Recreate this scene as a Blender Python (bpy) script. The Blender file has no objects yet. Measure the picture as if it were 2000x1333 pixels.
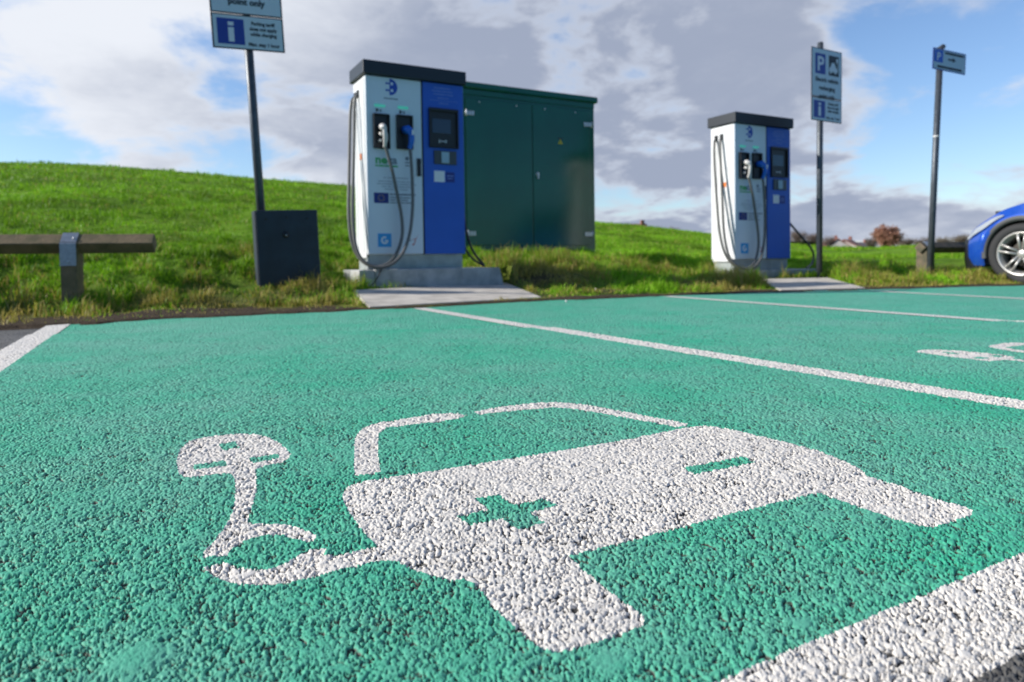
import bpy, bmesh, math, random
import numpy as np
from mathutils import Vector, Matrix
random.seed(7); rng = np.random.default_rng(7)
S = bpy.context.scene
COL = S.collection
R = math.radians

# ------------------------------------------------------------------ camera
EYE = .34; PITCH = R(1.5); ROLL = .014; SHIFT = -.062; F = 2000*24/36
fwd = Vector((0, math.cos(PITCH), -math.sin(PITCH)))
r0 = Vector((1, 0, 0)); u0 = Vector((0, math.sin(PITCH), math.cos(PITCH)))
rt = r0*math.cos(ROLL) - u0*math.sin(ROLL)
up = u0*math.cos(ROLL) + r0*math.sin(ROLL)
cd = bpy.data.cameras.new('camera'); cam = bpy.data.objects.new('camera', cd); COL.objects.link(cam)
cd.lens = 24; cd.sensor_width = 36; cd.shift_y = SHIFT; cd.clip_start = .02; cd.clip_end = 3000
M4 = Matrix((rt, up, -fwd)).transposed().to_4x4(); M4.translation = Vector((0, 0, EYE)); cam.matrix_world = M4
cd.dof.use_dof = True; cd.dof.focus_distance = 1.0; cd.dof.aperture_fstop = 5.4; cd.dof.aperture_blades = 9
S.camera = cam

def ray(px, py):
    u = (px-1000)/F; v = (666.5-py)/F + SHIFT*1.5
    return rt*u + up*v + fwd
def G(px, py, z=0.):            # where the sight line meets height z
    d = ray(px, py); t = (z-EYE)/d.z
    return (d.x*t, d.y*t)

e1 = np.array([.878, .479]); e2 = np.array([-.479, .878]); ROT = math.atan2(.479, .878)
def ab(x, y): return x*.878+y*.479, -x*.479+y*.878
def xy(a, b): return a*.878-b*.479, a*.479+b*.878

# ------------------------------------------------------------------ materials
def nt(m): return m.node_tree.nodes, m.node_tree.links
MATS = {}
def mat(name, col, rough=.6, metal=0., spec=.5, vary=0., vscale=8., bump=0., bscale=60., col2=None, coat=0., emit=0., dist=.002):
    if name in MATS: return MATS[name]
    m = bpy.data.materials.new(name); m.use_nodes = True; N, L = nt(m); p = N['Principled BSDF']
    p.inputs['Base Color'].default_value = (*col, 1); p.inputs['Roughness'].default_value = rough
    p.inputs['Metallic'].default_value = metal; p.inputs['Specular IOR Level'].default_value = spec
    p.inputs['Coat Weight'].default_value = coat; p.inputs['Coat Roughness'].default_value = .06
    if emit:
        p.inputs['Emission Color'].default_value = (*col, 1); p.inputs['Emission Strength'].default_value = emit
    tc = N.new('ShaderNodeTexCoord')
    if vary or col2:
        n = N.new('ShaderNodeTexNoise'); n.inputs['Scale'].default_value = vscale; n.inputs['Detail'].default_value = 5
        L.new(tc.outputs['Object'], n.inputs['Vector'])
        mr = N.new('ShaderNodeMapRange'); mr.inputs['From Min'].default_value = .35; mr.inputs['From Max'].default_value = .65
        L.new(n.outputs['Fac'], mr.inputs['Value'])
        mx = N.new('ShaderNodeMix'); mx.data_type = 'RGBA'
        c2 = col2 or tuple(c*(1-vary) for c in col)
        mx.inputs['A'].default_value = (*col, 1); mx.inputs['B'].default_value = (*c2, 1)
        L.new(mr.outputs['Result'], mx.inputs['Factor']); L.new(mx.outputs['Result'], p.inputs['Base Color'])
    if bump:
        n = N.new('ShaderNodeTexNoise'); n.inputs['Scale'].default_value = bscale; n.inputs['Detail'].default_value = 4
        L.new(tc.outputs['Object'], n.inputs['Vector'])
        b = N.new('ShaderNodeBump'); b.inputs['Strength'].default_value = bump; b.inputs['Distance'].default_value = dist
        L.new(n.outputs['Fac'], b.inputs['Height']); L.new(b.outputs['Normal'], p.inputs['Normal'])
    MATS[name] = m; return m

# ------------------------------------------------------------------ objects
def put(name, me, m, parent=None, loc=None, rz=None):
    o = bpy.data.objects.new(name, me); COL.objects.link(o)
    if m is not None and len(me.materials) == 0: me.materials.append(m)
    if parent is not None: o.parent = parent
    if loc is not None: o.location = loc
    if rz is not None: o.rotation_euler = (0, 0, rz)
    return o
def tag(o, label=None, cat=None, group=None, kind=None):
    if label: o['label'] = label
    if cat: o['category'] = cat
    if group: o['group'] = group
    if kind: o['kind'] = kind
    return o
def empty(name, loc=(0, 0, 0), rz=0., **k):
    o = bpy.data.objects.new(name, None); COL.objects.link(o); o.location = loc; o.rotation_euler = (0, 0, rz)
    return tag(o, **k)
def kids(o): return [c for c in bpy.data.objects if c.parent == o]
def copy_tree(o, parent=None):
    c = o.copy(); COL.objects.link(c); c.parent = parent
    for ch in kids(o): copy_tree(ch, c)
    return c

class MB:
    def __init__(s): s.bm = bmesh.new()
    def box(s, x0, x1, y0, y1, z0, z1, bev=0., seg=2, T=None):
        t = bmesh.new(); bmesh.ops.create_cube(t, size=1)
        for v in t.verts: v.co = Vector(((x0+x1)/2+v.co.x*(x1-x0), (y0+y1)/2+v.co.y*(y1-y0), (z0+z1)/2+v.co.z*(z1-z0)))
        if bev: bmesh.ops.bevel(t, geom=t.edges[:], offset=bev, segments=seg, affect='EDGES', profile=.5)
        return s.merge(t, T)
    def merge(s, t, T=None):
        if T is not None: t.transform(T)
        me = bpy.data.meshes.new('t'); t.to_mesh(me); t.free(); s.bm.from_mesh(me); bpy.data.meshes.remove(me); return s
    def prism(s, pts, axis, d0, d1, bev=0., T=None):      # outline in 2D, pushed along an axis
        t = bmesh.new()
        def P(p, d): return {'y': (p[0], d, p[1]), 'z': (p[0], p[1], d), 'x': (d, p[0], p[1])}[axis]
        A = [t.verts.new(P(p, d0)) for p in pts]; B = [t.verts.new(P(p, d1)) for p in pts]
        t.faces.new(A); t.faces.new(B[::-1]); n = len(pts)
        for i in range(n): t.faces.new((A[i], B[i], B[(i+1) % n], A[(i+1) % n]))
        bmesh.ops.recalc_face_normals(t, faces=t.faces)
        if bev: bmesh.ops.bevel(t, geom=t.edges[:], offset=bev, segments=2, affect='EDGES', profile=.5)
        return s.merge(t, T)
    def tube(s, pts, r, n=10, smooth=0):
        P = [Vector(p) for p in pts]
        for _ in range(smooth):
            Q = [P[0]]
            for i in range(len(P)-1): Q += [P[i]*.75+P[i+1]*.25, P[i]*.25+P[i+1]*.75]
            P = Q+[P[-1]]
        rs = r if isinstance(r, (list, tuple)) else [r]*len(P)
        if len(rs) != len(P): rs = [rs[int(i*(len(rs)-1)/(len(P)-1))] for i in range(len(P))]
        rings = []; ref = None
        for i, p in enumerate(P):
            d = (P[min(i+1, len(P)-1)]-P[max(i-1, 0)]).normalized()
            if ref is None: ref = Vector((0, 0, 1)) if abs(d.z) < .9 else Vector((1, 0, 0))
            x = d.cross(ref).normalized(); y = d.cross(x).normalized(); ref = x.cross(d).normalized()
            rings.append([s.bm.verts.new(p+(x*math.cos(2*math.pi*k/n)+y*math.sin(2*math.pi*k/n))*rs[i]) for k in range(n)])
        for a, b in zip(rings, rings[1:]):
            for k in range(n): s.bm.faces.new((a[k], a[(k+1) % n], b[(k+1) % n], b[k])).smooth = True
        s.bm.faces.new(rings[0][::-1]); s.bm.faces.new(rings[-1]); return s
    def lathe(s, prof, T=None, n=48, smooth=True):         # (radius, height) about z
        t = bmesh.new(); rings = [[t.verts.new((r*math.cos(2*math.pi*k/n), r*math.sin(2*math.pi*k/n), z)) for k in range(n)] for r, z in prof]
        for a, b in zip(rings, rings[1:]):
            for k in range(n): t.faces.new((a[k], a[(k+1) % n], b[(k+1) % n], b[k])).smooth = smooth
        bmesh.ops.remove_doubles(t, verts=t.verts, dist=1e-6); bmesh.ops.recalc_face_normals(t, faces=t.faces)
        return s.merge(t, T)
    def done(s, name, m, parent=None, **k):
        me = bpy.data.meshes.new(name); bmesh.ops.recalc_face_normals(s.bm, faces=s.bm.faces); s.bm.to_mesh(me); s.bm.free()
        return put(name, me, m, parent, **k)

def from_arrays(name, V, Fc, m, parent=None, smooth=False, colors=None, matidx=None):
    """V (n,3), Fc (k,3 or 4)"""
    me = bpy.data.meshes.new(name); k, w = Fc.shape
    me.vertices.add(len(V)); me.vertices.foreach_set('co', V.astype(np.float32).ravel())
    me.loops.add(k*w); me.loops.foreach_set('vertex_index', Fc.astype(np.int32).ravel())
    me.polygons.add(k); me.polygons.foreach_set('loop_start', np.arange(k, dtype=np.int32)*w)
    me.polygons.foreach_set('loop_total', np.full(k, w, np.int32))
    if smooth: me.polygons.foreach_set('use_smooth', np.ones(k, bool))
    me.update(calc_edges=True)
    if colors is not None:
        at = me.color_attributes.new('tint', 'FLOAT_COLOR', 'POINT'); at.data.foreach_set('color', colors.astype(np.float32).ravel())
    return put(name, me, m, parent)

def text_mesh(mb, s, x, z, h, y, align='CENTER', bold=0., sx=1.):
    """flat lettering standing in the local x-z plane, facing -y, cap height about h"""
    c = bpy.data.curves.new('t', 'FONT'); c.body = s; c.size = h/.7; c.align_x = align; c.extrude = .0008; c.offset = bold
    c.resolution_u = 3
    o = bpy.data.objects.new('t', c); me = bpy.data.meshes.new_from_object(o)
    me.transform(Matrix.Translation((x, y, z)) @ Matrix.Rotation(R(90), 4, 'X') @ Matrix.Diagonal((sx, 1, 1, 1)))
    mb.bm.from_mesh(me); bpy.data.meshes.remove(me); bpy.data.objects.remove(o); bpy.data.curves.remove(c)
    return mb

# ------------------------------------------------------------------ numpy noise
def hash2(ix, iy, k=0):
    h = (ix.astype(np.int64)*374761393 + iy.astype(np.int64)*668265263 + k*974711) & 0xffffffff
    h = ((h ^ (h >> 13))*1274126177) & 0xffffffff
    h = ((h ^ (h >> 16))*2246822519) & 0xffffffff
    return ((h ^ (h >> 15)) & 0xffffff)/float(0x1000000)
def vnoise(x, y, k=0):
    ix = np.floor(x); iy = np.floor(y); fx = x-ix; fy = y-iy
    fx = fx*fx*(3-2*fx); fy = fy*fy*(3-2*fy)
    a = hash2(ix, iy, k); b = hash2(ix+1, iy, k); c = hash2(ix, iy+1, k); d = hash2(ix+1, iy+1, k)
    return (a*(1-fx)+b*fx)*(1-fy)+(c*(1-fx)+d*fx)*fy
def fbm(x, y, o=4, k=0):
    s = 0; a = .5
    for i in range(o): s = s+a*vnoise(x*2**i, y*2**i, k+i); a *= .5
    return s/(1-.5**o)
def chips(x, y, cell, k):
    """crushed stone pressed flat: irregular cells; returns gap distance and each chip's own tilted top (mm)"""
    gx = x/cell; gy = y/cell; ix = np.floor(gx); iy = np.floor(gy)
    f1 = np.full(x.shape, 9.); f2 = np.full(x.shape, 9.); top = np.zeros(x.shape)
    for dx in (-1, 0, 1):
        for dy in (-1, 0, 1):
            cx = ix+dx; cy = iy+dy
            ux = gx-(cx+.04+.92*hash2(cx, cy, k)); uy = gy-(cy+.04+.92*hash2(cx, cy, k+1))
            th = hash2(cx, cy, k+4)*3.14; el = 1+.8*hash2(cx, cy, k+5); c = np.cos(th); s_ = np.sin(th)
            a = np.abs(ux*c+uy*s_)/np.sqrt(el); b = np.abs(-ux*s_+uy*c)*np.sqrt(el)
            d = .55*np.hypot(a, b)+.45*np.maximum(a, b)*1.15-.16*hash2(cx, cy, k+6)
            t = hash2(cx, cy, k+2)
            t = np.where(t < .08, -2.2, 1.15*(t-.5))+1.8*(ux*(hash2(cx, cy, k+8)-.5)+uy*(hash2(cx, cy, k+9)-.5))
            m = d < f1
            f2 = np.where(m, f1, np.minimum(f2, d)); top = np.where(m, t, top); f1 = np.where(m, d, f1)
    return f2-f1, top
def sm_(t, a, b):
    t = np.clip((t-a)/(b-a), 0, 1); return t*t*(3-2*t)
def inpoly(x, y, P):
    P = np.asarray(P); c = np.zeros(x.shape, bool)
    m = (x >= P[:, 0].min()) & (x <= P[:, 0].max()) & (y >= P[:, 1].min()) & (y <= P[:, 1].max())
    xs = x[m]; ys = y[m]; r = np.zeros(xs.shape, bool); n = len(P)
    for i in range(n):
        x1, y1 = P[i]; x2, y2 = P[(i+1) % n]
        if y1 == y2: continue
        r ^= ((y1 > ys) != (y2 > ys)) & (xs < (x2-x1)*(ys-y1)/(y2-y1)+x1)
    c[m] = r; return c

# ------------------------------------------------------------------ painted shapes on the ground
def W(pts): return [G(*p) for p in pts]
SYM_BODY = W([(737,1096),(664,1113),(597,1131),(545,1141),(496,1143),(450,1140),(415,1126),(398,1109),(436,1099),(450,1103),(465,1109),(496,1113),(527,1112),(559,1101),(580,1087),(597,1077),(618,1071),(638,1073),(632,1085),(653,1085),(692,1077),(737,1068),(720,1050),(702,1029),(685,1005),(673,984),(669,970),(673,956),(688,946),(713,940),(850,919),(1000,896),(1200,863),(1345,835),(1372,832),(1400,834),(1433,840),(1482,852),(1540,865),(1595,879),(1640,897),(1685,919),(1694,931),(1748,946),(1820,973),(1883,990),(1901,998),(1896,1007),(1838,1026),(1811,1030),(1788,1025),(1748,1014),(1670,988),(1598,962),(1480,991),(1330,1030),(1220,1059),(1112,1086),(1135,1110),(1192,1157),(1257,1204),(1257,1222),(1180,1250),(1110,1270),(1075,1272),(1048,1264),(1010,1230),(965,1187),(947,1162),(925,1140),(905,1131),(885,1133),(846,1126),(807,1113),(780,1099),(760,1095)])
SYM_PLUG = W([(345,900),(351,879),(370,861),(405,853),(457,848),(496,848),(524,854),(545,865),(557,875),(568,887),(562,897),(545,905),(517,910),(498,918),(501,935),(501,960),(494,984),(487,1005),(483,1022),(510,1024),(545,1024),(576,1029),(601,1038),(619,1047),(615,1055),(601,1059),(580,1054),(559,1047),(524,1045),(496,1050),(475,1057),(454,1071),(443,1084),(433,1085),(419,1087),(396,1089),(398,1080),(422,1052),(440,1029),(454,1001),(459,977),(459,956),(459,935),(452,927),(440,925),(405,929),(363,932),(348,924)])
SYM_FRAME = W([(692,929),(692,865),(695,851),(709,836),(737,826),(790,818),(846,809),(892,807),(912,811),(895,818),(846,825),(790,831),(755,836),(739,848),(738,882),(743,923)])
SYM_ROOF = W([(925,805),(960,798),(1000,792),(1050,787),(1090,786),(1130,789),(1180,797),(1260,812),(1342,828),(1340,833),(1322,834),(1250,821),(1170,807),(1120,799),(1080,796),(1040,799),(990,804),(936,810)])
PLUS = W([(928,974),(974,966.5),(1003,987),(1062,974),(1089,988),(1034,999.5),(1065,1022),(1010,1034),(981,1014),(916,1025),(893,1009),(955,996)])
MINUS = W([(1334,914),(1451,892),(1475,903),(1357,926)])
HOLES = [W([(427,868),(459,862),(467,874),(435,880)]), W([(375,909),(439,899),(445,909),(379,918)]), W([(484,895),(543,887),(546,895),(494,905)])]
def shift(P, d): return [(x+d[0], y+d[1]) for x, y in P]
D2 = (2.03, 1.06)
def band(p, q, w, ext=(0., 0.)):
    p = np.array(p); q = np.array(q); d = (q-p)/np.linalg.norm(q-p); n = np.array([-d[1], d[0]])*w/2
    p = p-d*ext[0]; q = q+d*ext[1]
    return [tuple(p+n), tuple(q+n), tuple(q-n), tuple(p-n)]
fp, fq = G(1397, 1333), G(2000, 1079)
fd = np.array(fq)-np.array(fp); fd /= np.linalg.norm(fd); fn = np.array([fd[1], -fd[0]])
FR0 = np.array(fp)-fd*3.6; FR1 = np.array(fp)+fd*9
FRONT = [tuple(FR0), tuple(FR1), tuple(FR1+fn*.100), tuple(FR0+fn*.100)]
L0 = band(G(115.5, 632), G(11, 696.5), .115, (0, 2.95))
L1 = band(G(818, 600.5), G(2000, 791.5), .10, (0, .86))
L2 = band(G(1302, 577.5), G(2000, 627.5), .10, (0, 1.6))
L3 = band(G(1703, 567), G(2000, 582), .10, (0, 2.5))
EDGE_PX = [(134,631.5),(185,630),(230,626),(300,622),(450,615),(600,608),(700,603.5),(815,599.5),(1055,586),(1300,576.5),(1500,569.5),(1690,564.5),(2000,556)]
EDGE = [G(*p) for p in EDGE_PX]
EA = np.array([ab(*p) for p in EDGE])
def b_edge(a): return np.interp(a, EA[:, 0], EA[:, 1])
last = EDGE[-1]
BAYS = [tuple(L0[2]) if False else G(30, 697)] 
l0r = np.array(EDGE[0]); l0d = np.array(G(11, 696.5))-np.array(G(115.5, 632)); l0d /= np.linalg.norm(l0d)
BAYS = EDGE+[(last[0]+2.9, last[1]+1.2), tuple(np.array(last)+np.array([2.9, 1.2])-e2*3.6), tuple(FR1)] + [tuple(FR0+fd*.2), tuple(l0r+l0d*4.35)]

# ------------------------------------------------------------------ ground materials
def paint_mat(name, cA, cB, cPitShade, near, zlo=-.0042, zhi=-.0012):
    m = bpy.data.materials.new(name); m.use_nodes = True; N, L = nt(m); p = N['Principled BSDF']
    p.inputs['Roughness'].default_value = .62; p.inputs['Specular IOR Level'].default_value = .35
    g = N.new('ShaderNodeNewGeometry')
    def noise(sc, det=4, rough=.55):
        n = N.new('ShaderNodeTexNoise'); n.inputs['Scale'].default_value = sc; n.inputs['Detail'].default_value = det
        n.inputs['Roughness'].default_value = rough; L.new(g.outputs['Position'], n.inputs['Vector']); return n.outputs['Fac']
    def mrange(v, a, b, c=0., d=1.):
        r = N.new('ShaderNodeMapRange'); L.new(v, r.inputs['Value'])
        for k, x in zip(('From Min', 'From Max', 'To Min', 'To Max'), (a, b, c, d)): r.inputs[k].default_value = x
        return r.outputs['Result']
    def mixc(f, a, b):
        x = N.new('ShaderNodeMix'); x.data_type = 'RGBA'
        L.new(f, x.inputs['Factor'])
        for nm, c in (('A', a), ('B', b)):
            if isinstance(c, tuple): x.inputs[nm].default_value = (*c, 1)
            else: L.new(c, x.inputs[nm])
        return x.outputs['Result']
    def mul(a, b):
        x = N.new('ShaderNodeMath'); x.operation = 'MULTIPLY'; L.new(a, x.inputs[0])
        if isinstance(b, float): x.inputs[1].default_value = b
        else: L.new(b, x.inputs[1])
        return x.outputs[0]
    def add(a, b):
        x = N.new('ShaderNodeMath'); x.operation = 'ADD'; L.new(a, x.inputs[0])
        if isinstance(b, float): x.inputs[1].default_value = b
        else: L.new(b, x.inputs[1])
        return x.outputs[0]
    c = mixc(mrange(noise(2.2, 7, .68), .36, .62), cA, cB); c = mixc(mul(mrange(noise(.9, 5, .6), .45, .65), .5), c, tuple(x*.80+.045 for x in cB))
    mp = N.new('ShaderNodeMapping'); mp.inputs['Rotation'].default_value = (0, 0, .55); mp.inputs['Scale'].default_value = (5.5, .9, 1); L.new(g.outputs['Position'], mp.inputs['Vector'])
    sn = N.new('ShaderNodeTexNoise'); sn.inputs['Scale'].default_value = 1.3; sn.inputs['Detail'].default_value = 7; sn.inputs['Roughness'].default_value = .65; L.new(mp.outputs[0], sn.inputs['Vector'])
    c = mixc(mul(mrange(sn.outputs['Fac'], .5, .72), .45), c, tuple(x*.72+.02 for x in cA))
    grit = mrange(noise(420, 3), .3, .7)
    c = mixc(mul(grit, .35), c, tuple(min(1, x*1.25+.02) for x in cB))
    if near:
        sp = N.new('ShaderNodeSeparateXYZ'); L.new(g.outputs['Position'], sp.inputs[0])
        low = mrange(sp.outputs['Z'], zlo, zhi, 1., 0.); low.node.name = 'low'
        bare = mrange(noise(60, 4), .30, .42)
        pit_shade = mul(low, bare)  # darkens low spots: unpainted asphalt, plus crevice shade put into the colour
        worn = mul(mrange(noise(9, 5, .7), .60, .70), mrange(noise(260, 2), .50, .60))
        worn = mul(worn, .85)
        mx = N.new('ShaderNodeMath'); mx.operation = 'MAXIMUM'; L.new(pit_shade, mx.inputs[0]); L.new(worn, mx.inputs[1])
        c = mixc(mx.outputs[0], c, cPitShade)
        h = noise(900, 3); d = .0006; st = .6
        b = N.new('ShaderNodeBump'); b.inputs['Strength'].default_value = st; b.inputs['Distance'].default_value = d
        L.new(h, b.inputs['Height']); L.new(b.outputs['Normal'], p.inputs['Normal'])
    else:
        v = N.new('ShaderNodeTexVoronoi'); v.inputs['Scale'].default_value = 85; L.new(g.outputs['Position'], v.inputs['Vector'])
        pit_shade = mul(mrange(v.outputs['Distance'], .52, .75), mrange(noise(30, 3), .35, .6))  # dark specks painted in for the self-shadowing this flat sheet lacks
        c = mixc(pit_shade, c, cPitShade)
        b = N.new('ShaderNodeBump'); b.inputs['Strength'].default_value = 1.; b.inputs['Distance'].default_value = .007; b.invert = True
        L.new(v.outputs['Distance'], b.inputs['Height']); L.new(b.outputs['Normal'], p.inputs['Normal'])
    L.new(c, p.inputs['Base Color']); return m
GA, GB, GP = (.018, .385, .222), (.115, .395, .285), (.075, .075, .062)
WA, WB, WP = (.78, .735, .665), (.66, .625, .575), (.06, .057, .054)
TA, TB_, TP = (.085, .082, .078), (.13, .125, .115), (.04, .04, .04)
green_near = paint_mat('green_bay_paint', GA, GB, GP, True)
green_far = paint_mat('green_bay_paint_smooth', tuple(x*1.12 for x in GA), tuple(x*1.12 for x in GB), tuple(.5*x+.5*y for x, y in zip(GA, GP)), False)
white_near = paint_mat('white_road_paint', WA, WB, WP, True, -.0046, -.0020)
white_far = paint_mat('white_road_paint_smooth', WA, WB, WB, False)
tar_near = paint_mat('asphalt_rough', TA, TB_, TP, True)
tar_far = paint_mat('asphalt', TA, TB_, TP, False)

# ------------------------------------------------------------------ fine relief near the symbols
PCT = []
def near_surface():
    rows = [.27]
    while rows[-1] < 3.4: rows.append(rows[-1]+.0009+.0017*rows[-1])
    Y = np.array(rows); s = np.linspace(-1, 1, 1120); so = np.linspace(0, 1, 90)[1:]
    win = .06+.8*Y; wout = 1.1+.85*Y
    inner = win[:, None]*s[None, :]
    right = win[:, None]+(wout-win)[:, None]*(so**1.5)[None, :]
    X = np.concatenate([-right[:, ::-1], inner, right], 1); YY = np.repeat(Y[:, None], X.shape[1], 1)
    wx = X+.0015*(vnoise(X*300, YY*300, 3)-.5); wy = YY+.0015*(vnoise(X*300, YY*300, 4)-.5)
    gx_ = X+.0035*(fbm(X*120, YY*120, 2, 61)-.5); gy_ = YY+.0035*(fbm(X*120, YY*120, 2, 62)-.5)
    e1_, t1 = chips(gx_, gy_, .0073, 11); e2_, t2 = chips(gx_+.31, gy_+.17, .0038, 41)
    mixs = sm_(fbm(X*45, YY*45, 3, 71), .46, .56)
    open1 = np.clip(fbm(X*110, YY*110, 3, 81)*1.6-.54, .0, .45)+.02
    open2 = np.clip(fbm(X*150, YY*150, 3, 83)*1.8-.74, .0, .45)+.01
    g1 = 1-sm_(e1_/open1, .25, 1.); g2_ = 1-sm_(e2_/open2, .25, 1.)
    f = fbm(X*9, YY*9, 4, 77); fill = np.clip((f-.55)*5, 0, 1)
    z = (t1*(1-.45*mixs)-3.2*g1)*(1-.3*mixs)+(t2*.5-1.9*g2_)*(.35+.65*mixs)
    z = z+.30*(fbm(X*330, YY*330, 4, 17)-.5)*2+1.2*(fbm(X*38, YY*38, 3, 27)-.5)
    z = z-np.percentile(z, 45); z = np.where(z > 0, z*.5, z)+.32*(fbm(X*420, YY*420, 3, 19)-.5)*2
    # sparse deep holes where a stone is missing or the binder shows
    for cell, k, pr, r0_, r1_ in ((.0076, 201, .34, .16, .34), (.0046, 231, .26, .18, .36)):
        gx = gx_/cell; gy = gy_/cell; ix = np.floor(gx); iy = np.floor(gy)
        for dx in (-1, 0, 1):
            for dy in (-1, 0, 1):
                cx = ix+dx; cy = iy+dy; on = hash2(cx, cy, k+3) < pr
                th = hash2(cx, cy, k+4)*3.14; ux = gx-cx-hash2(cx, cy, k); uy = gy-cy-hash2(cx, cy, k+1)
                a = np.abs(ux*np.cos(th)+uy*np.sin(th))*.62; b = np.abs(-ux*np.sin(th)+uy*np.cos(th))*1.25
                d = (a+b)*.6+np.maximum(a, b)*.4
                rr = r0_+(r1_-r0_)*hash2(cx, cy, k+2)
                z = z-np.where(on, 3.6*(1-sm_(d/rr, .45, 1.)), 0)
    z = np.maximum(z, -3.8+.3*vnoise(X*500, YY*500, 9))
    z = z*(1-.35*fill)+.10*fill
    # thicker smooth blobs of paint
    for (px, py, r, hh) in ((265,1290,.030,3.0),(1565,1215,.014,.8),(1190,1290,.02,.6)):
        gx, gy = G(px, py); d = np.hypot(X-gx, (YY-gy))/r; k = np.exp(-d**4)
        z = z*(1-.8*k)+(hh*(1-.35*np.minimum(d, 1)**2))*.8*k
    Z = z*.00118; PCT.extend(np.percentile(Z, [15, 33, 50, 98]))
    nr, nc = X.shape
    V = np.stack([X.ravel(), YY.ravel(), Z.ravel()], 1)
    idx = np.arange(nr*nc).reshape(nr, nc)
    Fc = np.stack([idx[:-1, :-1].ravel(), idx[:-1, 1:].ravel(), idx[1:, 1:].ravel(), idx[1:, :-1].ravel()], 1)
    cx = (X[:-1, :-1]+X[1:, 1:]).ravel()/2; cy = (YY[:-1, :-1]+YY[1:, 1:]).ravel()/2
    jx = cx+.0016*(vnoise(cx*160, cy*160, 5)-.5)+.0010*(vnoise(cx*700, cy*700, 15)-.5)
    jy = cy+.0016*(vnoise(cx*160, cy*160, 6)-.5)+.0010*(vnoise(cx*700, cy*700, 16)-.5)
    cls = np.zeros(len(cx), int)                              # 0 asphalt
    cls[inpoly(jx, jy, BAYS)] = 1
    def paint(polys, holes, c):
        m = np.zeros(len(cx), bool)
        for P in polys: m |= inpoly(jx, jy, P)
        for P in holes: m &= ~inpoly(jx, jy, P)
        cls[m] = c
    paint([L0], [], 2); paint([L1], [], 3); paint([FRONT], [], 4); paint([L2], [], 7); paint([L3], [], 8)
    paint([SYM_BODY, SYM_PLUG, SYM_FRAME, SYM_ROOF], [PLUS, MINUS]+HOLES, 5)
    paint([shift(P, D2) for P in (SYM_BODY, SYM_PLUG, SYM_FRAME, SYM_ROOF)], [shift(P, D2) for P in [PLUS, MINUS]+HOLES], 6)
    # a few worn chips where the paint has come off a stone
    out = {}
    for c in range(9):
        sel = Fc[cls == c]
        if not len(sel): continue
        used, inv = np.unique(sel, return_inverse=True)
        out[c] = (V[used], inv.reshape(sel.shape))
    return out
NEAR = near_surface(); print('ZP', PCT)
for m_ in (green_near, white_near, tar_near):
    m_.node_tree.nodes['low'].inputs['From Min'].default_value = PCT[0]; m_.node_tree.nodes['low'].inputs['From Max'].default_value = PCT[1]
def near(c, name, m, parent=None):
    V, Fc = NEAR[c]; return from_arrays(name, V, Fc, m, parent, smooth=False)

tarmac = near(0, 'car_park_asphalt', tar_near); tag(tarmac, kind='structure', label='dark grey asphalt of the car park beside the green bays')
bays = near(1, 'green_parking_surface', green_near); tag(bays, kind='structure', label='bright green painted parking bays with coarse stone texture')
def sheet(name, P, z, m, parent=None):
    bm = bmesh.new(); vs = [bm.verts.new((x, y, z)) for x, y in P]; f = bm.faces.new(vs)
    if f.normal.z < 0: f.normal_flip()
    bm.normal_update()
    if f.normal.z < 0: f.normal_flip()
    bmesh.ops.triangulate(bm, faces=[f])
    me = bpy.data.meshes.new(name); bm.to_mesh(me); bm.free(); return put(name, me, m, parent)
sheet('ground', [(-400, -300), (400, -300), (400, 500), (-400, 500)], -.016, tar_far)['kind'] = 'structure'
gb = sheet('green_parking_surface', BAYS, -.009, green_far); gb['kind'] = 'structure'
LINES = [('leftmost bay line, running past the timber rail end', 2, L0), ('long white bay line starting at the first charger and crossing to the right edge', 3, L1),
         ('thick white line across the bay mouths in the near right corner', 4, FRONT), ('white bay line starting left of the second charger', 7, L2), ('faint white bay line ending by the blue car', 8, L3)]
def farband(P, name, parent):
    return sheet(name, P, -.0062, white_far, parent)
for lab, c, P in LINES:
    e = empty('bay_line', (0, 0, 0), label=lab, cat='road marking', group='white painted bay lines')
    if c in NEAR: near(c, 'painted_band', white_near, e)
    farband(P, 'painted_band', e)
s1 = near(5, 'electric_car_symbol', white_near); tag(s1, 'large white electric car symbol with plug, plus and minus in nearest green bay', 'road marking', 'electric car symbols on the bays')
s2 = near(6, 'electric_car_symbol', white_near); tag(s2, 'distant white electric car symbol cut off by the right edge, in second bay', 'road marking', 'electric car symbols on the bays')
del NEAR

# ------------------------------------------------------------------ terrain
CREST = np.array([(-1600,335),(-600,322),(0,318),(150,321),(300,331),(500,349),(670,366),(1165,437),(1250,444),(1385,459),(1480,474),(1545,479),(1620,484),(1700,484),(1780,480),(1900,473),(2000,469),(3200,466)], float)
CU = (CREST[:, 0]-1000)/F; CE = (507.6-.014*(CREST[:, 0]-1000)-CREST[:, 1])/F
AP1 = [G(690, 567, .083), G(987, 552, .083), G(1057, 582, .0), G(722, 601, .0)]
AP2 = [G(1472, 545.5, .05), G(1616, 542.5, .05), G(1690, 564, 0), G(1526, 568, 0)]
C1 = np.array([-1.41, 6.72]); C2 = np.array([2.90, 8.86])
def rect(o, x0, x1, y0, y1): return [tuple(o+e1*x+e2*y) for x, y in ((x0, y0), (x1, y0), (x1, y1), (x0, y1))]
PL1 = rect(C1, -.12, 1.47, -.10, .55); PL2 = rect(C2, -.14, 1.62, -.10, .55)
CAB = np.array([-.642, 9.2]); CABP = rect(CAB, 0, 2.16, 0, .8)
def grow(P, k):
    c = np.mean(P, 0); return [tuple(c+(np.array(p)-c)*(1+k/np.linalg.norm(np.array(p)-c))) for p in P]
def sm(t): t = np.clip(t, 0, 1); return t*t*(3-2*t)
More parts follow.
